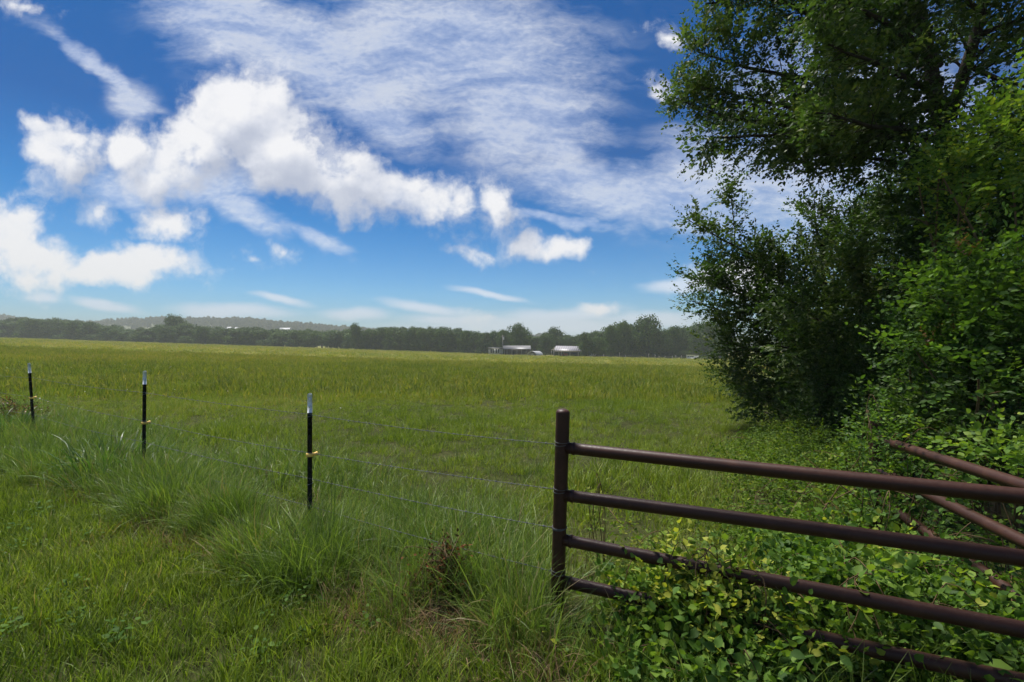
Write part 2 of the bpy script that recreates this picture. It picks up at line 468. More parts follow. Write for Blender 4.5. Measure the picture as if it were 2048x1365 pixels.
def blade_meshes(name, kinds, **kw):
    res = []
    for i in range(kinds):
        v, q, r = blades(rs=np.random.default_rng(100+i*7+len(name)), **kw)
        res.append(mesh_np(name, v, [q], {'rnd': r}))
    return res

# ------------------------------------------------------------------ leaves, twigs and branches
def leaf_template(kind):
    if kind == 'small':      # a folded pointed leaf of two faces
        v = np.array([(0, 0, 0), (0.45, -0.27, 0.10), (1, 0, 0), (0.45, 0.27, 0.10)])
        return v, np.array([(0, 1, 2), (0, 2, 3)])
    v = np.array([(0, 0, 0), (0.22, -0.24, 0.05), (0.55, -0.27, 0.04), (1, 0, -0.10), (0.55, 0.27, 0.04), (0.22, 0.24, 0.05), (0.25, 0, -0.015), (0.6, 0, -0.03)])
    return v, np.array([(0, 1, 6), (1, 2, 7), (1, 7, 6), (2, 3, 7), (0, 6, 5), (5, 6, 7), (5, 7, 4), (4, 7, 3)])

def place(tv, pos, ax, nor, size, wid=1.0):
    """copies of template tv along axes ax with face normal nor"""
    ax = ax/(np.linalg.norm(ax, axis=1)[:, None]+1e-9)
    side = np.cross(nor, ax); side /= np.linalg.norm(side, axis=1)[:, None]+1e-9
    up = np.cross(ax, side)
    w = np.broadcast_to(wid, (len(pos),))
    return pos[:, None, :] + size[:, None, None]*(tv[None, :, 0:1]*ax[:, None, :] + tv[None, :, 1:2]*w[:, None, None]*side[:, None, :] + tv[None, :, 2:3]*up[:, None, :])

def twig_templates(kind, nleaf, leaf, length, k=5, seed=3, wid=1.0, opposite=False):
    """small sprays with their leaves, growing along +x from the origin"""
    res = []
    lv, lf = leaf_template(kind)
    for i in range(k):
        rs = np.random.default_rng(seed+i)
        t = np.linspace(0.12, 1.0, nleaf) + rs.normal(0, 0.03, nleaf)
        bend = rs.normal(0, 0.25, 2)
        px = t*length; py = bend[0]*length*t**2; pz = bend[1]*length*t**2
        sgn = np.where(np.arange(nleaf) % 2 == 0, 1.0, -1.0)
        if opposite: t = np.repeat(t[::2], 2)[:nleaf]; px = t*length
        a = sgn*rs.normal(0.85, 0.25, nleaf); a[-1] = rs.normal(0, 0.2)
        ax = np.stack([np.cos(a), np.sin(a), rs.normal(0.05, 0.35, nleaf)], 1)
        nor = np.stack([rs.normal(0, 0.7, nleaf), rs.normal(0, 0.7, nleaf), np.ones(nleaf)], 1)
        size = leaf*rs.uniform(0.5, 1.25, nleaf)*(1-0.35*t)
        v = place(lv, np.stack([px, py, pz], 1), ax, nor, size, wid)
        f = (np.arange(nleaf)[:, None, None]*len(lv) + lf[None]).reshape(-1, 3)
        res.append((v.reshape(-1, 3), f, np.repeat(rs.uniform(0, 1, nleaf), len(lv))))
    return res

def sprays(name, tmpl, pos, dirs, scale, mat, parent=None, shade=None, rs=None, spread=0.7):
    """put twig templates at pos pointing along dirs: one mesh of leaves"""
    rs = rs or np.random.default_rng(5)
    n = len(pos); V = []; Fc = []; Rr = []; off = 0
    pick = rs.integers(0, len(tmpl), n)
    up = np.tile([0, 0, 1.0], (n, 1)) + rs.normal(0, 0.35, (n, 3))
    d = dirs/(np.linalg.norm(dirs, axis=1)[:, None]+1e-9)
    sd_ = np.cross(up, d); sd_ /= np.linalg.norm(sd_, axis=1)[:, None]+1e-9
    u2 = np.cross(d, sd_)
    sh = np.full(n, 0.0) if shade is None else shade
    for k, (tv, tf, tr) in enumerate(tmpl):
        ix = np.where(pick == k)[0]
        if not len(ix): continue
        M = np.stack([d[ix], sd_[ix], u2[ix]], 1)*scale[ix, None, None]
        v = np.einsum('vk,nkc->nvc', tv, M) + pos[ix][:, None, :]
        V.append(v.reshape(-1, 3)); Fc.append((np.arange(len(ix))[:, None, None]*len(tv) + tf[None]).reshape(-1, 3)+off)
        Rr.append(np.clip(tr[None, :]*spread + (1-spread)*0.5 + sh[ix][:, None], 0, 1).ravel()); off += len(ix)*len(tv)
    return link(name, mesh_np(name, np.vstack(V), [np.vstack(Fc)], {'rnd': np.concatenate(Rr)}), mat, parent)

def smooth_path(pts, n):
    pts = np.asarray(pts, float)
    if len(pts) < 3:
        return pts[0] + (pts[-1]-pts[0])*np.linspace(0, 1, n)[:, None]
    P_ = np.vstack([2*pts[0]-pts[1], pts, 2*pts[-1]-pts[-2]])
    res = []
    for u in np.linspace(0, len(pts)-1, n):
        i = min(int(u), len(pts)-2); t = u-i
        p0, p1, p2, p3 = P_[i:i+4]
        res.append(0.5*((2*p1)+(-p0+p2)*t+(2*p0-5*p1+4*p2-p3)*t*t+(-p0+3*p1-3*p2+p3)*t**3))
    return np.array(res)

def grow(spines, rs, sub_len=0.9, sub_step=0.22, twig_step=0.10, start=0.18, upbias=0.1, flat=0.6, radii=(0.05, 0.012), droop=0.12):
    """limbs along given spines, side branches off them, and twig positions along both"""
    wood = []; tp = []; td = []
    for sp in spines:
        pts, r0, r1 = sp[0], sp[1] if len(sp) > 1 else radii[0], sp[2] if len(sp) > 2 else radii[1]
        L = np.sum(np.linalg.norm(np.diff(np.asarray(pts, float), axis=0), axis=1))
        n = max(6, int(L/0.15)); path = smooth_path(pts, n)
        path[1:] += np.cumsum(rs.normal(0, 0.008, (n-1, 3)), 0)
        wood.append((path, np.linspace(r0, r1, n), 7))
        bare = len(sp) > 3 and sp[3]
        if bare: continue
        sub_k = sp[4] if len(sp) > 4 else 1.0
        d = np.gradient(path, axis=0); d /= np.linalg.norm(d, axis=1)[:, None]
        s = start*L
        while s < L:
            i = min(n-1, int(s/L*(n-1))); t = s/L
            perp = np.cross(d[i], rs.normal(0, 1, 3)); perp[2] *= flat; perp /= np.linalg.norm(perp)+1e-9
            dd = d[i]*rs.uniform(0.35, 0.9) + perp*rs.uniform(0.6, 1.0); dd[2] += upbias; dd /= np.linalg.norm(dd)
            l = sub_k*sub_len*rs.uniform(0.5, 1.15)*(1-0.6*t**2)
            m = max(4, int(l/0.12)); q = np.linspace(0, 1, m)
            bp = path[i] + dd*(q*l)[:, None] + np.cumsum(rs.normal(0, 0.012, (m, 3)), 0); bp[:, 2] -= droop*l*q**2
            wood.append((bp, np.linspace(max(0.006, r1*0.8), 0.003, m), 4))
            bd = np.gradient(bp, axis=0)
            for a in np.arange(0.2, 1.0, twig_step/l):
                k = min(m-1, int(a*(m-1)+0.5))
                v = bd[k]/np.linalg.norm(bd[k]) + rs.normal(0, 0.6, 3); tp.append(bp[k]+rs.normal(0, 0.02, 3)); td.append(v)
            tp.append(bp[-1]); td.append(bd[-1]/np.linalg.norm(bd[-1])+rs.normal(0, 0.15, 3))
            s += sub_step*rs.uniform(0.6, 1.4)
        for a in np.arange(max(start, 0.3), 1.0, twig_step*1.2/L):
            k = min(n-1, int(a*(n-1)+0.5)); tp.append(path[k]); td.append(d[k]*0.6+rs.normal(0, 0.7, 3))
        tp.append(path[-1]); td.append(d[-1])
    return wood, np.array(tp), np.array(td)

def wood_mesh(name, wood, mat, parent):
    b = MB()
    for p, r, k in wood: b.tube(p, r, k, cap=False)
    return b.build(name, mat, parent, smooth=True)

bark = plain('dark bark', (0.035, 0.028, 0.02), 0.9, var=0.5, scale=18, spec=0.15, bump=0.6)
stem_m = plain('vine stems', (0.10, 0.065, 0.03), 0.8, var=0.4, scale=20, spec=0.2)
# ------------------------------------------------------------------ far treeline: every tree its own thing, from a few kinds
far_leaf = leaf_mat('far foliage', [(0.0, (0.022, 0.046, 0.010)), (0.5, (0.048, 0.092, 0.018)), (1.0, (0.095, 0.150, 0.028))], trans=0.25, rough=0.6, spec=0.15)
far_bark = plain('far bark', (0.05, 0.04, 0.03), 0.9, scale=2)

def crown_mesh(name, seed, w, h, base, lumps, n, size):
    """crown of many small leaf-clump faces on lumps spread through its volume; w x h metres with its foot at base"""
    rs = np.random.default_rng(seed)
    C = []; S = []
    for i in range(lumps):
        a = rs.uniform(0, 2*np.pi); t = rs.uniform(0, 1)
        prof = (1-abs(2*min(1, 0.10+0.84*t)-1)**3.2)**0.6
        r = w*0.5*prof*math.sqrt(rs.uniform(0.05, 1))*0.78
        C.append((r*math.cos(a), r*math.sin(a), base+(h-base)*(0.08+0.84*t))); S.append(rs.uniform(0.13, 0.24)*w)
    C.append((0, 0, base+(h-base)*0.5)); S.append(0.30*w)
    C = np.array(C); S = np.array(S)
    k = rs.choice(len(C), n, p=S**2/np.sum(S**2))
    d = rs.normal(0, 1, (n, 3)); d /= np.linalg.norm(d, axis=1)[:, None]
    rad = S[k]*rs.uniform(0.55, 1.08, n)
    pos = C[k] + d*rad[:, None]*np.array([1, 1, 0.85])
    pos[:, 2] = np.maximum(pos[:, 2], base*0.6+0.1)
    nor = d + rs.normal(0, 0.5, (n, 3)); ax = np.cross(nor, rs.normal(0, 1, (n, 3)))
    tv, tf = leaf_template('small')
    tv = tv*np.array([1, 1.5, 1.0]) - np.array([0.5, 0, 0])
    v = place(tv, pos, ax, nor, size*rs.uniform(0.6, 1.4, n))
    f = (np.arange(n)[:, None, None]*4 + tf[None]).reshape(-1, 3)
    lump_tone = rs.uniform(-0.22, 0.22, len(C))
    r = np.clip(0.45 + lump_tone[k] + rs.normal(0, 0.16, n), 0, 1)
    return mesh_np(name, v.reshape(-1, 3), [f], {'rnd': np.repeat(r, 4)})

def trunk_mesh(seed, h, r, fork, w):
    rs = np.random.default_rng(seed); b = MB()
    b.tube(smooth_path([(0, 0, -0.3), (rs.normal(0, .1), rs.normal(0, .1), h*0.3), (rs.normal(0, .3), rs.normal(0, .3), h*0.75)], 8), np.linspace(r, r*0.35, 8), 7)
    for i in range(fork):
        a = rs.uniform(0, 6.28); z = h*rs.uniform(0.25, 0.5)
        b.tube(smooth_path([(0, 0, z), (math.cos(a)*w*.18, math.sin(a)*w*.18, z+h*.14), (math.cos(a)*w*.33, math.sin(a)*w*.33, z+h*.3)], 6), np.linspace(r*.5, r*.14, 6), 5)
    return b

KINDS = {}
def kind(name, seed, w, h, base, lumps, n, size, r=0.22):
    root = empty('tree', (0, -400, 0))
    link('crown', crown_mesh('crown', seed, w, h, base, lumps, n, size), far_leaf, root)
    trunk_mesh(seed, h, r, 4, w).build('trunk', far_bark, root)
    KINDS[name] = [root, w, h, False]
kind('bushy', 11, 9.5, 10, 0.3, 26, 4200, 0.55)
kind('dense', 12, 10, 10, 0.4, 34, 4600, 0.52)
kind('round', 13, 10, 10, 2.2, 24, 4200, 0.52)
kind('tall', 14, 8.5, 10, 0.7, 30, 4000, 0.50)
kind('spiky', 15, 9.0, 10, 0.5, 40, 4600, 0.42)
kind('oak', 16, 12, 10, 1.0, 36, 5200, 0.55, 0.3)
kind('low', 17, 13, 10, 0.0, 30, 3800, 0.75)
trng = np.random.default_rng(23)
def tree(kn, px, top, D, label, group=None, wpx=None, dz=0.0):
    """a tree of kind kn whose crown shows at px and reaches up to top, D metres ahead"""
    k = KINDS[kn]
    o = k[0] if not k[3] else copy_tree(k[0]); k[3] = True
    x = (px-1024)/F*D; z = float(gz(x, D)) - dz
    H = EYE + (690-top)/F*D - z
    sz = H/k[2]
    sx = sz*trng.uniform(0.85, 1.15) if wpx is None else wpx/F*D/k[1]
    o.location = (x, D, z); o.scale = (sx, sx, sz); o.rotation_euler = (0, 0, trng.uniform(0, 6.28))
    tag(o, label, 'tree', group)
    return o
def dist_at(px): return float(np.interp(px, [-400, 0, 700, 1000, 1430, 2100], [310, 300, 262, 225, 205, 200]))
TOPS = [(-400, 640), (-100, 640), (0, 641), (30, 639), (60, 637), (100, 640), (130, 640), (180, 646), (200, 652), (235, 652), (260, 659), (300, 656), (330, 651), (375, 648), (400, 655), (440, 656), (500, 655), (550, 661), (600, 661), (650, 662), (690, 661), (740, 661), (770, 656), (830, 657), (860, 656), (900, 658), (940, 664), (975, 667), (1000, 663), (1075, 673), (1090, 668), (1150, 672), (1175, 668), (1200, 662), (1215, 656), (1240, 650), (1340, 662), (1375, 657), (1400, 651), (1430, 648), (1520, 646), (1800, 640), (2100, 640)]
def top_at(px): return float(np.interp(px, [a for a, _ in TOPS], [b for _, b in TOPS]))
SEG = [(330, 'dark green tree in the hazy treeline along the far left edge of the pasture', 'trees along the far left edge of the pasture', ['bushy', 'dense', 'bushy', 'oak']),
       (560, 'hazy tree in the far treeline below the wooded hill crest', 'trees below the wooded hill crest', ['bushy', 'dense', 'oak', 'bushy']),
       (740, 'paler green tree on a short visible trunk in the gap of the far treeline', 'paler trees in the gap of the far treeline', ['round', 'round', 'tall']),
       (985, 'dark tree in the even wood left of the long low farmhouse', 'trees of the wood left of the farmhouse', ['dense', 'bushy', 'dense', 'oak']),
       (1190, 'dark tree rising behind the farmhouse and the pole barn', 'trees behind the farmhouse and pole barn', ['dense', 'oak', 'bushy']),
       (1460, 'tall dark tree behind the far pasture fence right of the pole barn', 'tall trees right of the pole barn', ['oak', 'dense', 'bushy', 'spiky']),
       ]
px = -12.0
i = 0
while px < 1452:
    seg = next(s for s in SEG if px < s[0])
    for row in range(2):
        p = px + trng.uniform(-6, 6) + row*8; D = dist_at(p) + row*16 + trng.uniform(-5, 5)
        if row == 0 and (975 < p < 1075 or 1095 < p < 1195): D += 14
        kn = seg[3][int(trng.integers(len(seg[3])))]
        tp = top_at(p) + trng.uniform(-1.0, 4.0) + (0 if row else trng.uniform(0, 6))
        w = trng.uniform(32, 50)
        tree(kn, p, tp, D, seg[1], seg[2], w)
    px += trng.uniform(13, 19)
# low growth at the wood's foot
px = -5.0
while px < 1430:
    if not (615 < px < 665 or 965 < px < 1200):
        D = dist_at(px) - 4; b_ = 690 - (float(gz((px-1024)/F*D, D))-EYE)/D*F
        lab = ('low bush at the foot of the far left treeline' if px < 590 else 'low bush at the foot of the dark wood left of the farmhouse' if px < 980 else 'low bush behind the far pasture fence right of the pole barn')
        o = tree('low', px, b_ - trng.uniform(9, 17), D, lab, 'low bushes: ' + lab[15:], trng.uniform(22, 40)); o['category'] = 'bush'
    px += trng.uniform(20, 32)
# the trees that stand out
tree('oak', 348, 634.5, 292, 'tallest round-headed tree rising above the far left treeline', None, 44)
tree('oak', 712, 651, 250, 'lone upright dark tree at the left end of the long dark wood', None, 30)
tree('tall', 733, 661, 251, 'smaller tree leaning against the lone upright dark tree', None, 22)
tree('oak', 1040, 652.5, 218, 'big broad oak standing right behind the farmhouse', None, 56)
tree('round', 1006, 664, 216, 'slim tree between the utility pole and the big broad oak', None, 26)
tree('oak', 1111, 659, 235, 'round-topped tree above the left half of the pole barn', None, 42)
tree('bushy', 1174, 668, 190, 'green tree hanging over the right end of the pole barn roof', None, 36)
tree('spiky', 1198, 676, 193, 'bushy tree just right of the small white shed', None, 38)
tree('spiky', 1222, 654, 205, 'feathery tree left of the tallest crown above the far fence', None, 36)
tree('spiky', 1248, 646, 206, 'tall feathery tree next left of the tallest crown above the far fence', None, 38)
tree('oak', 1296, 637.5, 204, 'tallest broad crown in the wood above the far pasture fence', None, 66)
tree('dense', 1346, 656, 203, 'rounded tree between the tallest crown and the white sign', None, 42)
tree('oak', 1408, 648, 198, 'broad tree above the white sign, partly behind the near thicket', None, 62)

# wood covering the hills: reads as one hazy mass
hw = [crown_mesh('hill_crown', 40+i, 10, 8, 0.2, 12, 420, 1.7) for i in range(3)]
hcol = protos('hill_crowns', hw, leaf_mat('hill foliage', [(0.0, (0.045, 0.055, 0.025)), (0.5, (0.08, 0.09, 0.04)), (1.0, (0.14, 0.13, 0.06))], trans=0.2, rough=0.7, spec=0.1, inst=True))
n = 5200
ha = rng.uniform(-0.85, 0.5, n); ht = np.clip(rng.beta(2.2, 1.6, n)*0.98, 0, 0.8)
hd = 620 + 530*ht
hp = np.stack([np.tan(ha)*hd, hd, hill_z(ha, ht)-0.5], 1)
hs_ = rng.uniform(0.7, 1.3, n)
scatter('woodland', 'hazy woodland covering the distant hills', 'woodland', hp, np.stack([0*hs_, 0*hs_, rng.uniform(0, 6.28, n)], 1),
        np.stack([hs_, hs_, hs_*rng.uniform(0.8, 1.2, n)], 1), rng.integers(0, 3, n), rng.uniform(0, 1, n), hcol)
# ------------------------------------------------------------------ farm buildings far across the pasture
def farm_root(name, px, D, rz=0.0):
    x = (px-1024)/F*D
    return empty(name, (x, D, float(gz(x, D))), rz)
white_paint = plain('weathered white paint', (0.55, 0.55, 0.53), 0.7, scale=1.5)
pale_wall = plain('pale grey siding', (0.36, 0.36, 0.34), 0.8, scale=1.0)
dark_open = plain('dark interior', (0.018, 0.018, 0.02), 0.9)
grey_wood = plain('weathered grey post', (0.30, 0.28, 0.25), 0.9, scale=3)
def metal_roof(name, c0, c1, width):
    m, g, b = new_mat(name)
    tc = g.nodes.new('ShaderNodeTexCoord').outputs['Object']
    w = g.nodes.new('ShaderNodeTexWave'); w.bands_direction = 'X'; w.inputs['Scale'].default_value = width; w.inputs['Distortion'].default_value = 0.4
    g.links.new(tc, w.inputs['Vector'])
    n = noise(g, tc, 0.8, 5, 0.6)
    g.links.new(ramp(g, Val(g, w.outputs['Fac'])*0.7 + n*0.3, [(0.3, c0), (0.65, c1)]), b.inputs['Base Color'])
    b.inputs['Roughness'].default_value = 0.5; b.inputs['Metallic'].default_value = 0.15
    return m
barn_roof = metal_roof('streaked metal roof', (0.13, 0.12, 0.135), (0.36, 0.34, 0.34), 0.42)
house_roof = metal_roof('dull grey metal roof', (0.11, 0.11, 0.12), (0.20, 0.195, 0.20), 0.9)
def gable(root, x0, x1, y0, y1, eave, ridge_, over, mat, name='roof', th=0.12):
    """roof with its ridge along x"""
    b = MB(); ym = (y0+y1)/2
    for ya, s in ((y0-over, 1), (y1+over, -1)):
        k = [(ya, eave), (ym, ridge_), (ym, ridge_+th), (ya, eave+th)]
        b.prism(k, x0-over, x1+over, 0)
    return b.build(name, mat, root)

# long low farmhouse: a pale wing on the left, a main block with a deep porch under the metal roof
D = 203.0; mpp = D/F
hr = farm_root('farmhouse', 1024, D)
tag(hr, 'long low farmhouse with dull metal roof and shaded porch below the big oak', 'farmhouse')
u = lambda p: (p-1024)*mpp
Zb = float(hr.location.z)
def hz_(py): return EYE + (690-py)/F*D - Zb
b = MB(); b.box((u(977), 0, -0.3), (u(1006), 6, hz_(697.5))); b.build('wall', pale_wall, hr)
b = MB(); b.box((u(976), -0.6, hz_(697.4)), (u(1006.3), 6.5, hz_(695.4))); b.build('roof', house_roof, hr)
for i, p in enumerate((982.5, 986.5, 992.5, 997)):
    fr = MB(); fr.box((u(p)-0.32, -0.06, 0.9), (u(p)+0.32, 0.05, hz_(698.2))); w_ = fr.build('window', white_paint, hr)
    gl = MB(); gl.box((u(p)-0.25, -0.09, 0.98), (u(p)+0.25, -0.062, hz_(698.6))); gl.build('pane', dark_open, w_)
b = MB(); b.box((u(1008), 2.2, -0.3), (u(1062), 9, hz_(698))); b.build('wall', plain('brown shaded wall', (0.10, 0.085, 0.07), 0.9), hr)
gable(hr, u(1008), u(1060), -1.0, 10.5, hz_(699.0), hz_(692.2), 0.35, house_roof)
b = MB(); b.prism([(-1.2, hz_(699.6)), (10.5, hz_(699.6)), (4.7, hz_(692.6))], u(1060.6), u(1061.1), 0); b.build('gable', pale_wall, hr)
for p in (1009, 1014, 1024, 1034, 1043, 1052, 1060):
    b = MB(); b.box((u(p)-0.09, -1.1, -0.3), (u(p)+0.09, -0.92, hz_(699.1))); b.build('post', grey_wood, hr)
b = MB(); b.box((u(1008), -1.2, -0.2), (u(1060), 2.2, 0.25)); b.build('porch_floor', grey_wood, hr)
b = MB(); b.box((u(1027)-0.5, 2.1, 0.25), (u(1027)+0.5, 2.19, 2.2)); b.build('door', dark_open, hr)

# white arched carport
D = 188.0; mpp = D/F
cr = farm_root('arched_carport', 1066, D, R(-28))
tag(cr, 'small white arched carport standing open in front of the farmhouse', 'carport')
def arch(b, r, t, y0, y1, n=14, hs=0.85):
    a = np.linspace(0, np.pi, n)
    poly = [(r*math.cos(x), r*math.sin(x)*hs) for x in a] + [((r-t)*math.cos(x), (r-t)*math.sin(x)*hs) for x in a[::-1]]
    v = []
    for y in (y0, y1): v += [(p, y, q) for p, q in poly]
    m_ = len(poly)
    q = [(i, (i+1) % m_, m_+(i+1) % m_, m_+i) for i in range(m_)]
    q += [(i, m_-1-i, m_-2-i, i+1) for i in range(n-1)] + [(m_+i, m_+i+1, 2*m_-2-i, 2*m_-1-i) for i in range(n-1)]
    b.add(v, q)
b = MB(); arch(b, 2.15, 0.08, -1.2, 5.0, hs=0.95); b.build('roof', plain('white sheet metal', (0.42, 0.42, 0.42), 0.5, scale=1), cr)
b = MB()
n_ = 14; a_ = np.linspace(0, np.pi, n_); b.prism([(2.05*math.cos(x), 2.05*math.sin(x)*0.95) for x in a_], 4.8, 4.9, 1); b.build('back_wall', pale_wall, cr)
for s in (-1, 1):
    b = MB(); b.box((s*2.1-0.06, -1.15, -0.5), (s*2.1+0.06, 4.9, 0.02)); b.build('rail', grey_wood, cr)
pr = farm_root('parked_trailer', 1064, D); pr.rotation_euler.z = R(-28)
tag(pr, 'pale boxy trailer parked inside the white arched carport', 'trailer')
b = MB(); b.box((-0.8, 0.2, 0.35), (0.6, 3.2, 1.15)); b.build('body', white_paint, pr)
for s in (-0.85, 0.65):
    b = MB(); th_ = np.linspace(0, 2*np.pi, 15)[:-1]; b.prism([(1.6+0.3*math.cos(x), 0.28+0.3*math.sin(x)) for x in th_], s-0.08, s+0.08, 0); b.build('wheel', dark_open, pr)

# open pole barn
D = 196.0; mpp = D/F
br = farm_root('pole_barn', 1139, D)
tag(br, 'open-sided pole barn with a streaked pale metal roof on thin posts', 'barn')
u = lambda p: (p-1139)*mpp
Zb = float(br.location.z)
hz_ = lambda py: EYE + (690-py)/F*D - Zb
b = MB()
e0, e1 = hz_(701.6), hz_(692.6)
for sgn in (0, 1):
    y_e = -0.4 if not sgn else 11.4
    v = [(u(1106.5), y_e, e0), (u(1173), y_e, e0-0.35), (u(1160), 5.5, e1-0.15), (u(1114.5), 5.5, e1)]
    v2 = [(a, c, d+0.1) for a, c, d in v]
    b.add(v+v2, [(0,1,2,3), (7,6,5,4), (0,4,5,1), (1,5,6,2), (2,6,7,3), (3,7,4,0)])
b.build('roof', barn_roof, br)
for p in (1107.6, 1123, 1140, 1156.5, 1169.5):
    b = MB(); b.box((u(p)-0.11, -0.1, -0.4), (u(p)+0.11, 0.12, e0-0.18)); b.build('post', grey_wood, br)
    b = MB(); b.box((u(p)-0.11, 10.9, -0.4), (u(p)+0.11, 11.1, e0-0.18)); b.build('post', grey_wood, br)
b = MB(); b.box((u(1106.8), -0.16, e0-0.52), (u(1172.5), -0.11, e0-0.2)); b.build('fascia', grey_wood, br)
b = MB(); b.box((u(1126), 10.6, -0.3), (u(1172), 10.7, e0-0.6)); b.build('back_wall', plain('dark barn boards', (0.03, 0.032, 0.035), 0.9), br)
# red tractor in the barn
tr = empty('tractor', (br.location.x+u(1129.5), D+2.5, Zb)); tag(tr, 'faded red tractor parked between two posts of the pole barn', 'tractor')
red = plain('faded red paint', (0.30, 0.07, 0.05), 0.6, scale=2); tyre = plain('tyre rubber', (0.02, 0.02, 0.02), 0.9)
b = MB(); b.prism([(-1.5, 0.7), (1.5, 0.75), (1.5, 1.35), (0.2, 1.5), (-0.1, 1.2), (-1.5, 1.2)], -0.4, 0.4, 1); b.build('body', red, tr)
b = MB(); b.box((-1.3, -0.6, 2.25), (-0.1, 0.6, 2.33)); [b.box((x-0.04, y-0.04, 1.1), (x+0.04, y+0.04, 2.25)) for x in (-1.25, -0.15) for y in (-0.5, 0.5)]; b.build('canopy', red, tr)
for x, r_, y in ((-0.9, 0.75, -0.75), (-0.9, 0.75, 0.75), (1.1, 0.45, -0.62), (1.1, 0.45, 0.62)):
    th_ = np.linspace(0, 2*np.pi, 19)[:-1]
    b = MB(); b.prism([(x+r_*math.cos(a), r_+r_*math.sin(a)) for a in th_], y-0.17, y+0.17, 1); w_ = b.build('wheel', tyre, tr)
    b = MB(); b.prism([(x+r_*.5*math.cos(a), r_+r_*.5*math.sin(a)) for a in th_], y-0.19, y+0.19, 1); b.build('rim', red, w_)
# white shed and small tank right of the barn
D = 192.0
sr = farm_root('shed', 1180, D); tag(sr, 'small white metal shed close to the right end of the pole barn', 'shed')
wm = metal_roof('white ribbed metal', (0.36, 0.36, 0.39), (0.52, 0.52, 0.54), 1.6)
b = MB(); b.box((-1.0, 0, -0.3), (1.0, 2.4, 2.35)); b.build('wall', wm, sr)
b = MB(); b.prism([(-1.1, 2.36), (1.1, 2.36), (0, 2.75)], -0.1, 2.5, 1); b.build('roof', white_paint, sr)
b = MB(); b.box((-0.4, -0.05, 0.0), (0.4, -0.01, 1.95)); b.build('door', white_paint, sr)
kr = farm_root('utility_cart', 1189.8, D); tag(kr, 'small white cart on wheels right beside the white shed', 'cart')
b = MB(); b.box((-0.5, 0, 0.5), (0.5, 1.4, 1.0)); b.box((-0.5, 0, 1.0), (-0.42, 1.4, 1.35)); b.box((0.42, 0, 1.0), (0.5, 1.4, 1.35)); b.box((-0.42, 0.02, 1.25), (0.42, 0.1, 1.33)); b.build('body', white_paint, kr)
for s in (-0.45, 0.45):
    th_ = np.linspace(0, 2*np.pi, 15)[:-1]
    b = MB(); b.prism([(s+0.26*math.cos(a), 0.26+0.26*math.sin(a)) for a in th_], -0.12, -0.02, 1); b.build('wheel', tyre, kr)
vr = farm_root('pickup_truck', 1202, D); tag(vr, 'dark pickup with two pale roof glints under the trees right of the shed', 'pickup')
dk = plain('dark blue paint', (0.03, 0.035, 0.045), 0.35)
b = MB(); b.prism([(-2.4, 0.5), (2.4, 0.5), (2.4, 1.0), (1.0, 1.1), (0.4, 1.7), (-0.8, 1.7), (-0.9, 1.1), (-2.4, 1.1)], 0, 1.8, 1); b.build('body', dk, vr)
b = MB(); b.box((-0.75, 0.1, 1.71), (-0.25, 1.7, 1.80)); b.box((0.0, 0.1, 1.71), (0.42, 1.7, 1.80)); b.build('roof_glints', white_paint, vr)  # glints of light on the cab roof, put in as two white slabs
for s in (-1.5, 1.5):
    b = MB(); b.prism([(s+0.36*math.cos(a), 0.36+0.36*math.sin(a)) for a in th_], -0.06, 0.2, 1); b.build('wheel', tyre, vr)
# utility pole
D = 208.0
ur = farm_root('utility_pole', 1005.5, D); tag(ur, 'wooden utility pole with a pale transformer at the left of the farmhouse porch', 'utility pole')
b = MB(); b.tube([(0, 0, -0.4), (0, 0, 8.6)], [0.16, 0.11], 8); b.build('pole', grey_wood, ur)
b = MB(); b.lathe([(0, 6.6), (0.28, 6.62), (0.28, 7.6), (0.1, 7.75), (0, 7.75)], (0.36, -0.05, 0), 12); b.build('transformer', white_paint, ur)
b = MB(); b.box((-0.9, -0.07, 8.1), (0.9, 0.03, 8.22)); b.build('crossarm', grey_wood, ur)

# white sign board at the far fence: rectangle with its lower right corner cut away, unreadable dark lettering
D = 176.0
gr = farm_root('sign_board', 1385, D); tag(gr, 'white sign board with dark lettering by the far pasture fence', 'sign')
mpp = D/F; Zb = float(gr.location.z); hz_ = lambda py: EYE+(690-py)/F*D-Zb; u = lambda p: (p-1385)*mpp
b = MB(); b.prism([(u(1373), hz_(717.6)), (u(1389.5), hz_(717.0)), (u(1390.3), hz_(714.8)), (u(1397.3), hz_(714.6)), (u(1398.3), hz_(710.2)), (u(1373), hz_(710.0))], 0, 0.06, 1); bd = b.build('board', plain('white board', (0.62, 0.62, 0.60), 0.6, scale=1.0, var=0.12), gr)
b = MB()
for x0, x1 in ((1374.9, 1376.2), (1376.6, 1378.0), (1379.6, 1380.9), (1381.3, 1382.3), (1382.7, 1383.6), (1384.0, 1385.4), (1385.8, 1387.2)):
    b.box((u(x0), -0.02, hz_(714.9)), (u(x1), -0.004, hz_(713.0)))
b.box((u(1391.2), -0.02, hz_(712.6)), (u(1394.8), -0.004, hz_(711.9)))
b.build('lettering', plain('dark lettering', (0.05, 0.055, 0.065), 0.7), bd)
for p in (1373.4, 1396.5):
    b = MB(); b.box((u(p)-0.05, 0.062, -0.3), (u(p)+0.05, 0.16, hz_(710.2))); b.build('post', grey_wood, gr)

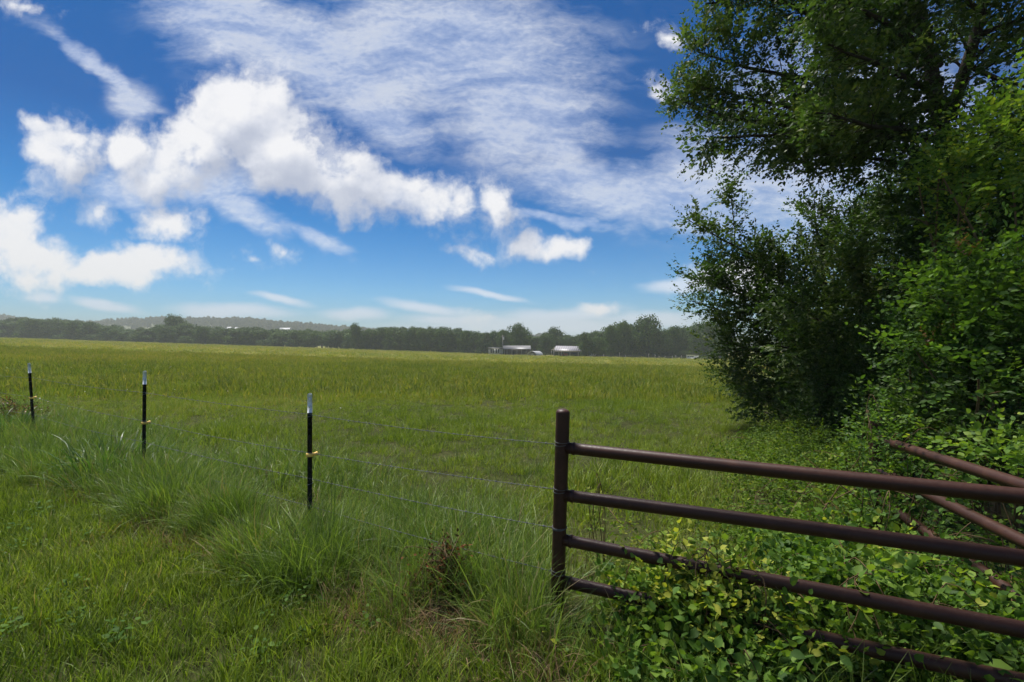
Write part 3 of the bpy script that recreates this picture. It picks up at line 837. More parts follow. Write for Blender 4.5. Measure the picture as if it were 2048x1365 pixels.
# posts of the far pasture fence
fp = empty('fence_post', (0, 0, 0))
b = MB(); b.tube([(0, 0, -0.4), (0.01, 0, 1.42)], [0.075, 0.07], 7); b.build('post', grey_wood, fp)
b = MB(); b.lathe([(0.08, 1.40), (0.085, 1.43), (0.02, 1.5), (0, 1.5)], (0.01, 0, 0), 7); b.build('cap', white_paint, fp)
for i, (p, s) in enumerate(((1207, .9), (1239.5, 1.35), (1251, .75), (1297.5, 1.2), (1310.5, 1.1), (1318, .75), (1330, .8), (1345, .9), (1351.5, 1.0), (1363, 1.0))):
    o = fp if i == 0 else copy_tree(fp)
    x = (p-1024)/F*180; o.location = (x, 180, float(gz(x, 180))); o.scale = (1, 1, s); o.rotation_euler = (0, R(trng.normal(0, 2)), trng.uniform(0, 6))
    tag(o, 'thin grey wooden post of the far pasture fence below the tall trees', 'fence post', 'posts of the far pasture fence')
for i, hgt in enumerate((0.55, 1.0)):
    xs = np.linspace((1195-1024)/F*180, (1425-1024)/F*180, 40)
    b = MB(); b.tube(np.stack([xs, np.full(40, 179.9), gz(xs, np.full(40, 180.0))+hgt], 1), 0.012, 4); o = b.build('fence_wire', grey_wood)
    tag(o, ('lower' if i == 0 else 'upper')+' thin wire strung between the far pasture fence posts', 'wire')
# houses on the far hill
hill_roof = plain('pale roof', (0.45, 0.45, 0.46), 0.6); hill_wall = plain('hill house wall', (0.40, 0.40, 0.39), 0.7)
for p, py, w_, lab in ((456, 656.5, 7, 'white house with a sloping roof among the trees on the hillside'), (470, 657.5, 5, 'smaller white house just right of the white hillside house'), (568, 656, 20, 'long low pale building on the hillside above the treeline')):
    D = 640.0; x = (p-1024)/F*D; z = EYE+(690-py)/F*D
    r = empty('hill_house', (x, D, z-4)); tag(r, lab, 'house')
    W = w_/F*D/2
    hh = 1.6 if w_ > 15 else 3.2
    b = MB(); b.box((-W, 0, -1.5), (W, 8, hh)); b.build('wall', hill_wall, r)
    gable(r, -W, W, 0, 8, hh+0.02, hh+2.2, 0.5, hill_roof, th=0.25)
# ------------------------------------------------------------------ near pipe fence, steel posts and barbed wire
def pipe_paint():
    m, g, b = new_mat('brown pipe paint')
    tc = g.nodes.new('ShaderNodeTexCoord').outputs['Object']
    n = noise(g, tc, 7.0, 6, 0.65); n2 = noise(g, tc, 60.0, 4, 0.7)
    c = ramp(g, n*0.7 + n2*0.3, [(0.3, (0.027, 0.0105, 0.0062)), (0.52, (0.044, 0.0165, 0.0098)), (0.68, (0.070, 0.029, 0.016))])
    n3 = noise(g, tc, 16.0, 7, 0.75); n4 = noise(g, tc, 3.0, 4, 0.6)
    c = mixc(g, (n3 * 0.6 + n4 * 0.4).smooth(0.54, 0.63, 0.0, 0.75), c, (0.070, 0.030, 0.017))
    c = mixc(g, noise(g, tc, 34.0, 5, 0.8).smooth(0.62, 0.70, 0.0, 0.6), c, (0.012, 0.007, 0.005))
    g.links.new(c, b.inputs['Base Color'])
    g.links.new(n2.smooth(0.3, 0.7, 0.42, 0.58).s, b.inputs['Roughness'])
    b.inputs['Specular IOR Level'].default_value = 0.28
    bn = g.nodes.new('ShaderNodeBump'); bn.inputs['Strength'].default_value = 0.15; bn.inputs['Distance'].default_value = 0.002
    g.links.new(n2.s, bn.inputs['Height']); g.links.new(bn.outputs[0], b.inputs['Normal'])
    return m
pipe = pipe_paint()
G0 = np.array((0.287, 2.865)); G1 = np.array((2.079, 1.963)); gd = (G1-G0)
def domed_post(name, parent, base, top, r):
    b = MB(); base = np.array(base, float); top = np.array(top, float)
    s = np.linspace(0, 1, 6)[:, None]
    a = np.linspace(0.12, 1.0, 7)*np.pi/2
    d = (top-base)/np.linalg.norm(top-base)
    body = base + (top-base-d*r*0.55)*s
    dome = body[-1] + d*(r*0.55*np.sin(a))[:, None]
    # a fine weld bead where the cap meets the pipe
    bead = [body[-1]-d*0.004, body[-1]]
    pts = np.vstack([body[:-1], bead, dome]); rad = np.concatenate([[r]*5, [r*1.012, r*1.012], r*np.cos(a)])
    b.tube(pts, rad, 28)
    return b.build(name, pipe, parent, smooth=True)
pf = empty('pipe_fence', (G0[0], G0[1], 0)); off = np.array((G0[0], G0[1], 0))
tag(pf, 'dark brown pipe fence in front with four rails and a round-capped post', 'pipe fence')
domed_post('post', pf, np.array((0.258, 2.868, -0.3))-off, np.array((0.302, 2.862, 1.222))-off, 0.0405)
for z0, z1 in ((0.990, 0.985), (0.711, 0.733), (0.453, 0.441), (0.200, 0.236)):
    b = MB(); t = np.linspace(0.015, 1.62, 30)
    px_ = 0.258 + 0.044*(z0+0.3)/1.52
    pts = np.stack([px_+gd[0]*t, G0[1]+gd[1]*t, z0+(z1-z0)*t + 0.004*np.sin(t*3+z0*9)], 1) - off
    b.tube(pts, 0.0335, 24)
    # weld collar at the post
    b.tube(pts[0]+(pts[1]-pts[0])*np.linspace(.30, .50, 7)[:, None], 0.0335+0.0045*np.sin(np.linspace(0, np.pi, 7)), 24)
    b.build('rail', pipe, pf, smooth=True)
e = G0+gd*1.64
domed_post('post', pf, np.array((e[0], e[1], -0.3))-off, np.array((e[0], e[1], 1.23))-off, 0.0405)
pg = empty('pipe_fence', (2.9, 3.85, 0)); off = np.array((2.9, 3.85, 0))
tag(pg, 'second brown pipe fence behind, its post and three rails half buried in vines', 'pipe fence')
domed_post('post', pg, np.array((2.895, 3.87, -0.3))-off, np.array((2.905, 3.86, 1.02))-off, 0.040)
for z0, z1 in ((0.855, 0.885), (0.612, 0.600), (0.385, 0.300)):
    b = MB(); t = np.linspace(0.02, 1.7, 24)
    b.tube(np.stack([2.90-0.30*t, 3.85-1.39*t, z0+(z1-z0)*t], 1)-off, 0.034, 22); b.build('rail', pipe, pg, smooth=True)
domed_post('post', pg, np.array((2.39, 1.46, -0.3))-off, np.array((2.39, 1.46, 1.05))-off, 0.040)

black = plain('black post paint', (0.008, 0.008, 0.009), 0.55, scale=10, spec=0.25)
white_tip = plain('white post tip', (0.76, 0.78, 0.80), 0.7, scale=14, var=0.15)
yellow = plain('yellow insulator plastic', (0.80, 0.52, 0.13), 0.5, scale=12, var=0.12)
POSTS = [(-1.69, 4.04, 1.195, 0.0, 0.68), (-4.45, 5.84, 1.286, 0.01, 0.655), (-7.78, 7.88, 1.307, -0.07, 0.735), (-11.2, 9.9, 1.31, 0.03, 0.72)]
LAB = ['black steel fence post with white tip nearest the brown pipe fence post', 'middle one of the three white-tipped black posts, beside tall broad-bladed grass', 'leaning black steel fence post with white tip farthest along the wire fence at the left', 'black steel fence post out of sight beyond the leaning one']
def t_profile(w, dpt, t):
    return [(-w/2, 0), (w/2, 0), (w/2, t), (t/2, t), (t/2, dpt), (-t/2, dpt), (-t/2, t), (-w/2, t)]
fdir = math.atan2(1.0, -1.75)
for (x, y, h, lean, zc), lab in zip(POSTS[:3], LAB):
    zg = float(gz(x, y))
    r = empty('fence_post', (x, y, zg-0.02)); r.rotation_euler = (0.0, math.atan2(lean, h), math.atan2(-x, y)*1.0*0.6)
    tag(r, lab, 'fence post', 'black steel posts of the wire fence')
    H = h - zg + 0.02
    def T(v, H=H): return v
    b = MB(); b.prism(t_profile(0.037, 0.036, 0.006), -0.25, H-0.165, 2)
    for k in range(int((H-0.2)/0.054)):
        b.box((-0.0065, -0.007, 0.08+k*0.054), (0.0065, 0.0, 0.105+k*0.054)); 
    b.build('shaft', black, r)
    b = MB(); b.prism(t_profile(0.0375, 0.0365, 0.0064), H-0.165, H-0.012, 2)
    b.prism([(-0.0187, H-0.012), (0.0187, H-0.012), (0.012, H), (-0.012, H)], 0, 0.0064, 1)
    b.box((-0.006, -0.006, H-0.12), (0.006, 0, H-0.095)); b.box((-0.006, -0.006, H-0.066), (0.006, 0, H-0.041))
    b.build('painted_tip', white_tip, r)
    zc2 = zc - zg + 0.02
    b = MB(); b.box((-0.027, -0.016, zc2-0.014), (0.027, 0.012, zc2+0.014))
    b.tube([(0.02, 0.0, zc2), (0.045, -0.004, zc2+0.008), (0.062, -0.004, zc2+0.014)], [0.014, 0.013, 0.016], 8)
    b.build('insulator', yellow, r)
    wz = (1.02, 0.70, 0.455, 0.25)
    b = MB()
    for z in wz:
        zz = z - zg
        b.tube([(-0.024, 0.004, zz-0.008), (-0.021, -0.010, zz-0.004), (0.0, -0.0125, zz+0.002), (0.021, -0.010, zz+0.008), (0.026, 0.004, zz+0.010)], 0.0022, 5)
    b.build('wire_clips', None or plain('galvanised clip', (0.16, 0.17, 0.18), 0.5, metal=0.5), r)

galv = plain('galvanised barbed wire', (0.11, 0.115, 0.12), 0.65, metal=0.3, scale=30)
GPX = lambda z: 0.258+0.044*(z+0.3)/1.52
WZ = [('top', 1.013, 1.02, 1.026, 1.06, 1.05), ('second', 0.747, 0.70, 0.682, 0.745, 0.74), ('third', 0.519, 0.487, 0.43, 0.46, 0.45), ('lowest', 0.262, 0.26, 0.24, 0.25, 0.25)]
wrs = np.random.default_rng(31)
for nm, *zs in WZ:
    anchors = [np.array((GPX(zs[0])-0.042, 2.862, zs[0]))] + [np.array((p[0], p[1]-0.012, z)) for p, z in zip(POSTS, zs[1:])]
    b = MB()
    path = []
    for a, c in zip(anchors[:-1], anchors[1:]):
        L = np.linalg.norm(c-a); n = int(L/0.04); t = np.linspace(0, 1, n, endpoint=False)
        q = a+(c-a)*t[:, None]; q[:, 2] -= 0.012*L*0.6*4*t*(1-t)*wrs.uniform(0.4, 1.0); path.append(q)
    path = np.vstack(path+[anchors[-1][None]])
    s = np.concatenate([[0], np.cumsum(np.linalg.norm(np.diff(path, axis=0), axis=1))])
    ss = np.arange(0, s[-1], 0.022)
    p3 = np.stack([np.interp(ss, s, path[:, i]) for i in range(3)], 1)
    ph = ss/0.075*2*np.pi
    side = np.array((0.5, 0.87, 0.0))
    for k in (0, np.pi):
        b.tube(p3 + 0.0014*(np.sin(ph+k)[:, None]*np.array((0, 0, 1.0)) + np.cos(ph+k)[:, None]*side), 0.0012, 5)
    for sb in np.arange(0.06, min(s[-1], 7.5), 0.115):
        c = np.array([np.interp(sb, s, path[:, i]) for i in range(3)]); d = wrs.normal(0, 1, 3); d[0] *= 0.4; d /= np.linalg.norm(d)
        b.tube([c-d*0.014, c, c+d*0.014], [0.0006, 0.0017, 0.0006], 4)
        b.tube([c+np.array((-0.006, 0.003, 0)), c+np.array((0.006, -0.003, 0))], 0.0036, 6)
    # wraps round the pipe post
    for k in range(2 if nm != 'third' else 4):
        zz = zs[0]+wrs.normal(0, 0.008); th = np.linspace(0, 2*np.pi, 25)
        b.tube(np.stack([GPX(zz)+0.0428*np.cos(th), 2.865+0.0428*np.sin(th), zz+0.006*np.sin(th+k)], 1), 0.0017, 5)
    for k in range(5):
        c = anchors[0]+np.array((-0.012*k-0.006, 0.005*k, 0)); b.tube([c+np.array((0, 0, -0.005)), c+np.array((-0.004, -0.004, 0.004))], 0.0018, 4)
    o = b.build('barbed_wire', galv)
    tag(o, nm+' strand of twisted barbed wire strung from the brown pipe post past the black posts', 'barbed wire', 'barbed wire strands')
# ------------------------------------------------------------------ the thicket at the right
elm_leaf = leaf_mat('elm leaf', [(0.0, (0.026, 0.048, 0.011)), (0.5, (0.060, 0.100, 0.019)), (0.9, (0.105, 0.145, 0.028)), (1.0, (0.14, 0.16, 0.034))], trans=0.34, rough=0.5, spec=0.2, tcol=(1.15, 1.4, 0.85))
shrub_leaf = leaf_mat('shrub leaf', [(0.0, (0.018, 0.038, 0.009)), (0.5, (0.042, 0.080, 0.016)), (0.9, (0.085, 0.130, 0.024)), (1.0, (0.12, 0.16, 0.03))], trans=0.32, rough=0.52, spec=0.18, tcol=(1.2, 1.45, 0.7))
vine_leaf = leaf_mat('vine leaf', [(0.0, (0.030, 0.068, 0.013)), (0.45, (0.085, 0.165, 0.026)), (0.85, (0.175, 0.255, 0.036)), (1.0, (0.32, 0.34, 0.05))], trans=0.38, rough=0.55, spec=0.14)
rust_leaf = leaf_mat('rusty young leaf', [(0.0, (0.07, 0.045, 0.014)), (0.6, (0.15, 0.075, 0.02)), (1.0, (0.19, 0.14, 0.03))], trans=0.3)
tw_elm = twig_templates('small', 14, 0.092, 0.42, k=6, seed=3, wid=1.08)
tw_shrub = twig_templates('small', 12, 0.062, 0.34, k=6, seed=21, wid=1.05)
tw_vine = twig_templates('ovate', 12, 0.064, 0.36, k=6, seed=41, wid=1.15, opposite=True)
tw_honey = twig_templates('ovate', 10, 0.053, 0.25, k=6, seed=61, wid=1.2, opposite=True)
tw_weed = twig_templates('ovate', 9, 0.040, 0.20, k=6, seed=81, wid=1.05, opposite=True)
hint = {}
def S(*pp, r=(0.04, 0.01), bare=False, k=1.0): return ([at(*p) for p in pp], r[0], r[1], bare, k)

def plant(name, label, cat, spines, tmpl, mat, seed, base, scale=(0.75, 1.2), leafname='crown', woodname='trunk', bk=None, extra=None, shade=0.0, group=None, **kw):
    rs = np.random.default_rng(seed)
    wood, tp, td = grow(spines, rs, **kw)
    if extra is not None:
        tp = np.vstack([tp, extra[0]]); td = np.vstack([td, extra[1]])
    ok = tp[:, 2] > gz(tp[:, 0], tp[:, 1])+0.03
    tp, td = tp[ok], td[ok]
    root = empty(name, base); base = np.array(base)
    tag(root, label, cat, group)
    # tone varies in patches through the crown, as flushes of young and old leaf do
    ph = rs.uniform(0, 6.28, 6)
    patch = 0.16*np.sin(tp[:, 0]*1.7+ph[0])*np.sin(tp[:, 2]*2.1+ph[1]) + 0.12*np.sin(tp[:, 1]*2.3+ph[2]+tp[:, 0]*3.1) + rs.normal(0, 0.10, len(tp)) + shade
    sprays(leafname, tmpl, tp-base, td, rs.uniform(*scale, len(tp)), mat, root, shade=patch, rs=rs)
    wood_mesh(woodname, [(p-base, r, k) for p, r, k in wood], bk or bark, root)
    print(name, len(tp))
    return root

def shell(ells, n, rs, inner=0.55, up=0.35):
    """twig starts through the outer part of a set of ellipsoids, pointing out and up"""
    C = np.array([e[0] for e in ells], float); A = np.array([e[1] for e in ells], float)
    k = rs.choice(len(ells), n, p=A.prod(1)**0.67/np.sum(A.prod(1)**0.67))
    d = rs.normal(0, 1, (n, 3)); d /= np.linalg.norm(d, axis=1)[:, None]
    p = C[k] + d*A[k]*rs.uniform(inner, 1.0, n)[:, None]
    dd = d + rs.normal(0, 0.45, (n, 3)); dd[:, 2] += up
    return p, dd

# big cedar elm: trunk stands among the thicket, limbs reach left over the pasture
T1 = [S((1935, 900, 7.6), (1925, 650, 7.6), (1912, 400, 7.4), (1893, 230, 7.2), (1866, 80, 7.2), (1800, -90, 7.2), (1760, -260, 7.2), r=(0.15, 0.05)),
      S((1900, 240, 7.2), (1955, 80, 7.0), (1990, -50, 6.8), (2060, -250, 6.6), r=(0.09, 0.03)),
      S((1875, 110, 7.2), (1760, 68, 7.3), (1665, 62, 7.4), (1590, 10, 7.6), (1500, -10, 7.7), (1412, 5, 7.8), r=(0.06, 0.012)),
      S((1868, 80, 7.2), (1700, -20, 7.6), (1560, -70, 7.9), (1430, -60, 8.1), r=(0.05, 0.012)),
      S((1885, 170, 7.2), (1740, 165, 7.4), (1580, 150, 7.6), (1450, 120, 7.8), (1390, 100, 7.9), r=(0.05, 0.01)),
      S((1893, 215, 7.2), (1760, 230, 7.3), (1610, 225, 7.5), (1480, 195, 7.7), (1385, 165, 7.9), r=(0.05, 0.01)),
      S((1900, 280, 7.3), (1760, 268, 7.4), (1610, 252, 7.6), (1490, 238, 7.8), (1400, 210, 8.0), (1335, 185, 8.1), r=(0.055, 0.008), k=.85),
      S((1905, 310, 7.3), (1760, 285, 7.0), (1620, 262, 6.9), (1500, 268, 6.9), (1395, 272, 7.0), r=(0.05, 0.008), k=.75),
      S((1908, 340, 7.3), (1800, 325, 7.0), (1700, 315, 6.8), (1640, 315, 6.7), (1600, 330, 6.7), r=(0.035, 0.006), k=.4),
      S((1890, 200, 7.2), (1820, 170, 6.6), (1740, 140, 6.0), (1660, 100, 5.6), r=(0.05, 0.01), k=.6),
      S((1895, 240, 7.2), (1830, 260, 6.5), (1740, 260, 6.0), (1640, 235, 5.8), r=(0.05, 0.01), k=.6),
      S((1880, 130, 7.2), (1800, 60, 6.4), (1700, 10, 5.8), (1600, -40, 5.5), r=(0.05, 0.01), k=.6),
      S((1935, 130, 7.1), (2010, 170, 6.6), (2090, 190, 6.2), r=(0.04, 0.01)),
      S((1960, 70, 7.0), (2040, 40, 6.6), (2110, 20, 6.2), r=(0.04, 0.01)),
      S((1910, 350, 7.4), (1980, 300, 7.0), (2080, 280, 6.6), r=(0.04, 0.01)),
      S((1880, 160, 7.3), (1800, 110, 8.4), (1700, 110, 9.3), (1600, 80, 10), r=(0.05, 0.01)),
      S((1900, 280, 7.4), (1820, 280, 8.5), (1720, 270, 9.5), (1600, 250, 10), r=(0.05, 0.01)),
      S((1970, 30, 6.9), (1900, -30, 6.3), (1820, -60, 5.8), r=(0.04, 0.01)),
      S((1905, 320, 7.4), (1850, 380, 7.6), (1780, 410, 7.9), r=(0.04, 0.01), k=.7),
      S((1860, 60, 7.2), (1760, -60, 6.9), (1640, -120, 6.9), (1540, -140, 7.0), r=(0.05, 0.01)),
      S((1800, -90, 7.2), (1650, -200, 7.4), (1500, -230, 7.6), r=(0.05, 0.01))]
T1[0] = (T1[0][0], 0.15, 0.05, True, 1.0)
plant('cedar_elm', 'big dark elm whose limbs reach in from the right across the upper sky', 'tree', T1, tw_elm, elm_leaf, 5, tuple(at(1935, 900, 7.6)*np.array((1, 1, 0))),
      sub_len=0.80, sub_step=0.085, twig_step=0.055, start=0.16, flat=0.75, shade=0.0)

T2 = [S((1690, 862, 9.5), (1682, 700, 9.5), (1655, 600, 9.5), (1645, 520, 9.5), (1665, 430, 9.5), r=(0.10, 0.03), bare=True),
      S((1682, 720, 9.5), (1600, 600, 9.4), (1540, 535, 9.3), (1462, 490, 9.2), (1374, 440, 9.1), r=(0.05, 0.008), k=.55),
      S((1580, 580, 9.3), (1540, 550, 9.3), (1480, 535, 9.3), (1430, 520, 9.3), r=(0.02, 0.006), k=.55),
      S((1470, 490, 9.2), (1466, 410, 9.2), (1457, 372, 9.2), r=(0.01, 0.003), k=.18),
      S((1680, 700, 9.5), (1560, 625, 9.2), (1470, 585, 9.0), (1392, 553, 8.9), r=(0.05, 0.008)),
      S((1690, 740, 9.5), (1580, 675, 9.6), (1480, 640, 9.6), (1382, 607, 9.6), r=(0.05, 0.008)),
      S((1690, 780, 9.5), (1580, 725, 9.3), (1505, 700, 9.2), (1455, 685, 9.1), r=(0.05, 0.008)),
      S((1690, 810, 9.5), (1600, 775, 9.4), (1525, 755, 9.4), (1462, 742, 9.4), r=(0.05, 0.008)),
      S((1690, 830, 9.5), (1620, 808, 9.3), (1550, 798, 9.2), (1490, 785, 9.2), r=(0.04, 0.008)),
      S((1665, 600, 9.5), (1720, 510, 9.4), (1740, 450, 9.3), (1750, 400, 9.2), r=(0.05, 0.01), k=.7),
      S((1655, 590, 9.5), (1620, 530, 9.5), (1605, 490, 9.5), r=(0.04, 0.01), k=.6),
      S((1660, 530, 9.5), (1665, 485, 9.6), (1685, 440, 9.7), r=(0.04, 0.01), k=.6),
      S((1655, 610, 9.5), (1590, 540, 9.4), (1530, 480, 9.3), r=(0.035, 0.008), k=.65),
      S((1660, 560, 9.5), (1640, 470, 9.5), (1632, 405, 9.5), r=(0.035, 0.008), k=.7),
      S((1690, 760, 9.5), (1690, 690, 8.4), (1640, 640, 7.6), (1580, 600, 7.2), r=(0.05, 0.01)),
      S((1690, 780, 9.5), (1690, 740, 8.2), (1640, 710, 7.5), (1560, 690, 7.2), r=(0.05, 0.01)),
      S((1690, 740, 9.5), (1720, 620, 8.2), (1720, 560, 7.5), (1700, 520, 7.2), r=(0.05, 0.01), k=.6),
      S((1690, 720, 9.5), (1780, 620, 8.8), (1850, 540, 8.2), (1900, 480, 8.0), r=(0.05, 0.01)),
      S((1690, 780, 9.5), (1800, 740, 8.6), (1900, 700, 8.2), r=(0.05, 0.01)),
      S((1690, 800, 9.5), (1720, 790, 8.2), (1700, 770, 7.4), (1650, 760, 7.0), r=(0.05, 0.01)),
      S((1690, 800, 9.5), (1650, 790, 8.6), (1590, 770, 8.1), r=(0.04, 0.01))]
plant('hedge_elm', 'dark bushy tree on the left edge of the thicket with a thin upright sprig', 'tree', T2, tw_elm, elm_leaf, 9, tuple(at(1690, 862, 9.5)*np.array((1, 1, 0))),
      sub_len=0.75, sub_step=0.08, twig_step=0.05, start=0.2, flat=0.9, upbias=0.25, droop=0.02)

def bush(label, ells, n, stems, seed, tmpl=None, mat=None, scale=(0.8, 1.25), name='shrub', cat='shrub', shade=0.0, inner=0.5, up=0.35, bk=None, group=None, thick=0.024):
    rs = np.random.default_rng(seed)
    root_xy = np.mean([e[0][:2] for e in ells], axis=0); base = np.array((root_xy[0], root_xy[1], float(gz(*root_xy))))
    sp = []
    for i in range(stems):
        e = ells[int(rs.integers(len(ells)))]; tip = np.array(e[0]) + rs.normal(0, 0.45, 3)*np.array(e[1])
        foot = base + np.array((rs.normal(0, 0.25), rs.normal(0, 0.25), -0.05)); mid = (foot+tip)/2 + rs.normal(0, 0.15, 3)
        sp.append(([foot, mid, tip], thick, thick*0.3))
    return plant(name, label, cat, sp, tmpl or tw_shrub, mat or shrub_leaf, seed, tuple(base), scale=scale, leafname='foliage', woodname='stems', extra=shell(ells, n, rs, inner, up), shade=shade, bk=bk, group=group,
                 sub_len=0.6, sub_step=0.30, twig_step=0.16, start=0.35)
def E(px, py, Y, rx, ry, rz): return (tuple(at(px, py, Y)), (rx, ry, rz))
# shrubs of the thicket, from the far end to the near end
bush('low dark shrub at the far foot of the thicket beside the open pasture', [E(1475, 735, 14.5, .9, 1.2, .9), E(1520, 765, 13.8, 1.0, 1.2, .8), E(1560, 700, 15, 1.4, 1.5, 1.5)], 900, 8, 101)
bush('broad dark shrub behind the reaching branches of the bushy tree', [E(1660, 680, 12, 1.5, 1.6, 1.9), E(1790, 580, 12, 1.8, 1.6, 2.2), E(1920, 500, 12, 2.4, 1.6, 2.6)], 2600, 10, 102, tmpl=tw_elm, mat=elm_leaf)
bush('dark shrub filling the middle of the thicket below the elm trunk', [E(1640, 800, 8.8, .9, .8, .7), E(1720, 720, 8.3, .9, .9, 1.2), E(1800, 600, 8, 1.1, .9, 1.4), E(1860, 480, 8, 1.1, .9, 1.2), E(1760, 480, 8.4, .8, .8, .9)], 2600, 12, 103)
bush('dense shrub low in the thicket behind the second pipe fence', [E(1680, 850, 7.2, .7, .6, .5), E(1760, 800, 6.6, .8, .7, .8), E(1830, 730, 6.3, .8, .7, .9), E(1900, 820, 6.0, 1.0, .7, .7)], 2300, 12, 104, shade=-0.05)
bush('tall leafy shrub at the right edge under the elm crown', [E(1960, 560, 6.3, .9, .8, 1.3), E(2060, 420, 6.2, .9, .8, 1.5), E(2040, 700, 6.0, .9, .8, 1.0), E(1900, 420, 6.6, .6, .6, .8)], 2500, 12, 105, tmpl=tw_elm)
bush('low spreading shrub at the thicket foot where the mown edge curves in', [E(1560, 815, 10.3, .8, .7, .35), E(1620, 850, 9.2, .7, .6, .35), E(1660, 880, 8.2, .6, .6, .35)], 800, 6, 106, scale=(.7, 1.0))
# vine-hung growth close at the right, yellower and broader in leaf
bush('bright green vine with broad leaves draped over the thicket at the upper right edge', [E(1985, 300, 5.0, .40, .45, .45), E(2060, 260, 4.9, .5, .5, .5), E(1910, 330, 5.2, .28, .35, .25), E(1860, 360, 5.3, .16, .3, .12), E(1960, 400, 5.1, .25, .4, .22)], 520, 5, 111, scale=(.45, 1.35), tmpl=tw_vine, mat=vine_leaf, name='climbing_vine', cat='vine', bk=stem_m, shade=0.10)
bush('bright green leafy bush with rusty young tips in front of the thicket at the right', [E(1990, 560, 4.4, .40, .40, .30), E(1920, 600, 4.5, .30, .35, .30), E(2030, 640, 4.2, .40, .40, .35), E(1900, 680, 4.5, .32, .35, .22), E(1850, 690, 4.6, .2, .3, .12), E(1960, 740, 4.3, .45, .40, .30)], 950, 8, 112, scale=(.45, 1.35), tmpl=tw_vine, mat=vine_leaf, bk=stem_m, shade=-0.04)
bush('darker leafy bush below the bright one, right behind the second pipe fence', [E(1850, 800, 4.7, .35, .35, .25), E(1940, 830, 4.3, .45, .40, .30), E(2050, 800, 4.1, .45, .40, .40), E(1800, 860, 4.7, .3, .3, .18), E(2020, 900, 3.9, .35, .3, .2)], 900, 8, 113, tmpl=tw_vine, mat=shrub_leaf, bk=stem_m, scale=(.5, 1.2), shade=-0.15)
bush('leafy shoots hiding the top of the second pipe fence post', [E(1748, 862, 3.6, .15, .13, .13), E(1735, 915, 3.55, .12, .1, .10)], 75, 3, 115, mat=vine_leaf, tmpl=tw_weed, scale=(.5, .95), bk=stem_m, thick=.007, name='climbing_vine', cat='vine')
bush('hanging sprig of large bright leaves at the right edge above the second pipe fence', [E(2020, 935, 2.9, .13, .14, .10), E(1975, 905, 3.1, .10, .1, .06)], 60, 3, 114, tmpl=tw_vine, mat=vine_leaf, bk=stem_m, scale=(.5, 1.0), shade=-0.2, thick=.007, name='climbing_vine', cat='vine')
rs_ = np.random.default_rng(77)
for (px, py, Y, nn, lab) in ((1945, 485, 4.3, 9, 'spray of rusty orange young leaves above the bright bush'), (1855, 690, 4.35, 4, 'tuft of rusty orange leaves at the left tip of the bright bush')):
    c = at(px, py, Y); p = c + rs_.normal(0, 0.06, (nn, 3)); d = rs_.normal(0, 0.5, (nn, 3)); d[:, 2] += 0.9
    o = sprays('young_shoots', tw_honey, p-c, d, rs_.uniform(0.5, 0.8, nn), rust_leaf); o.location = c
    tag(o, lab, 'leaves')

# honeysuckle sprawling over and under the front fence, and weeds behind it
def mound(label, cells, n, seed, mat=vine_leaf, tmpl=None, scale=(.7, 1.15), shade=0.0, name='honeysuckle_vine', cat='vine', runners=10, up=0.5, group=None):
    """cells: (x, y, radius, height) heaps of leaves standing on the ground"""
    rs = np.random.default_rng(seed); tmpl = tmpl or tw_honey
    C = np.array(cells, float); k = rs.choice(len(C), n, p=(C[:, 2]**2*(0.3+C[:, 3]))/np.sum(C[:, 2]**2*(0.3+C[:, 3])))
    a = rs.uniform(0, 2*np.pi, n); r = C[k, 2]*np.sqrt(rs.uniform(0, 1, n))
    x = C[k, 0]+r*np.cos(a); y = C[k, 1]+r*np.sin(a); top = C[k, 3]*(1-(r/C[k, 2])**2*0.85)
    z = gz(x, y) + top*np.clip(1-np.abs(rs.normal(0, 0.32, n)), 0.05, 1.12)*np.where(rs.uniform(0, 1, n) < .10, rs.uniform(1.1, 1.5, n), 1.0)
    p = np.stack([x, y, z], 1); d = rs.normal(0, 0.75, (n, 3)); d[:, 2] = np.abs(rs.normal(0, 0.7, n))*up*2 - 0.05
    base = np.array((C[:, 0].mean(), C[:, 1].mean(), float(gz(C[:, 0].mean(), C[:, 1].mean()))))
    root = empty(name, tuple(base)); tag(root, label, cat, group)
    patch = 0.17*np.sin(x*4.1+seed)*np.sin(y*3.7) + rs.normal(0, 0.13, n) + shade
    sprays('leaves', tmpl, p-base, d, rs.uniform(*scale, n), mat, root, shade=patch, rs=rs)
    b = MB()
    for i in range(runners):
        c = C[int(rs.integers(len(C)))]; a0 = rs.uniform(0, 6.28)
        q = [np.array((c[0]+c[2]*f*math.cos(a0)+rs.normal(0, .05), c[1]+c[2]*f*math.sin(a0)+rs.normal(0, .05), float(gz(c[0], c[1]))+max(0.02, c[3]*(1-.85*f*f)+rs.normal(0.0, .05)))) for f in (-1.05, -.5, 0, .5, 1.0)]
        b.tube(smooth_path(q, 16)-base, np.linspace(0.0035, 0.0018, 16), 5)
    b.build('stems', stem_m, root, smooth=True)
    return root
def on_gate(t, off=0.0):
    nrm = np.array((0.45, 0.89)); p = G0+gd*t+nrm*off
    return p
def cell(t, off, r, h): p = on_gate(t, off); return (p[0], p[1], r, h)
mound('yellow-green honeysuckle heaped over the third rail of the front pipe fence', [cell(.34, .0, .15, .52), cell(.43, -.03, .17, .56), cell(.53, .04, .18, .47), cell(.28, .10, .16, .36)], 330, 201, shade=0.40, runners=12)
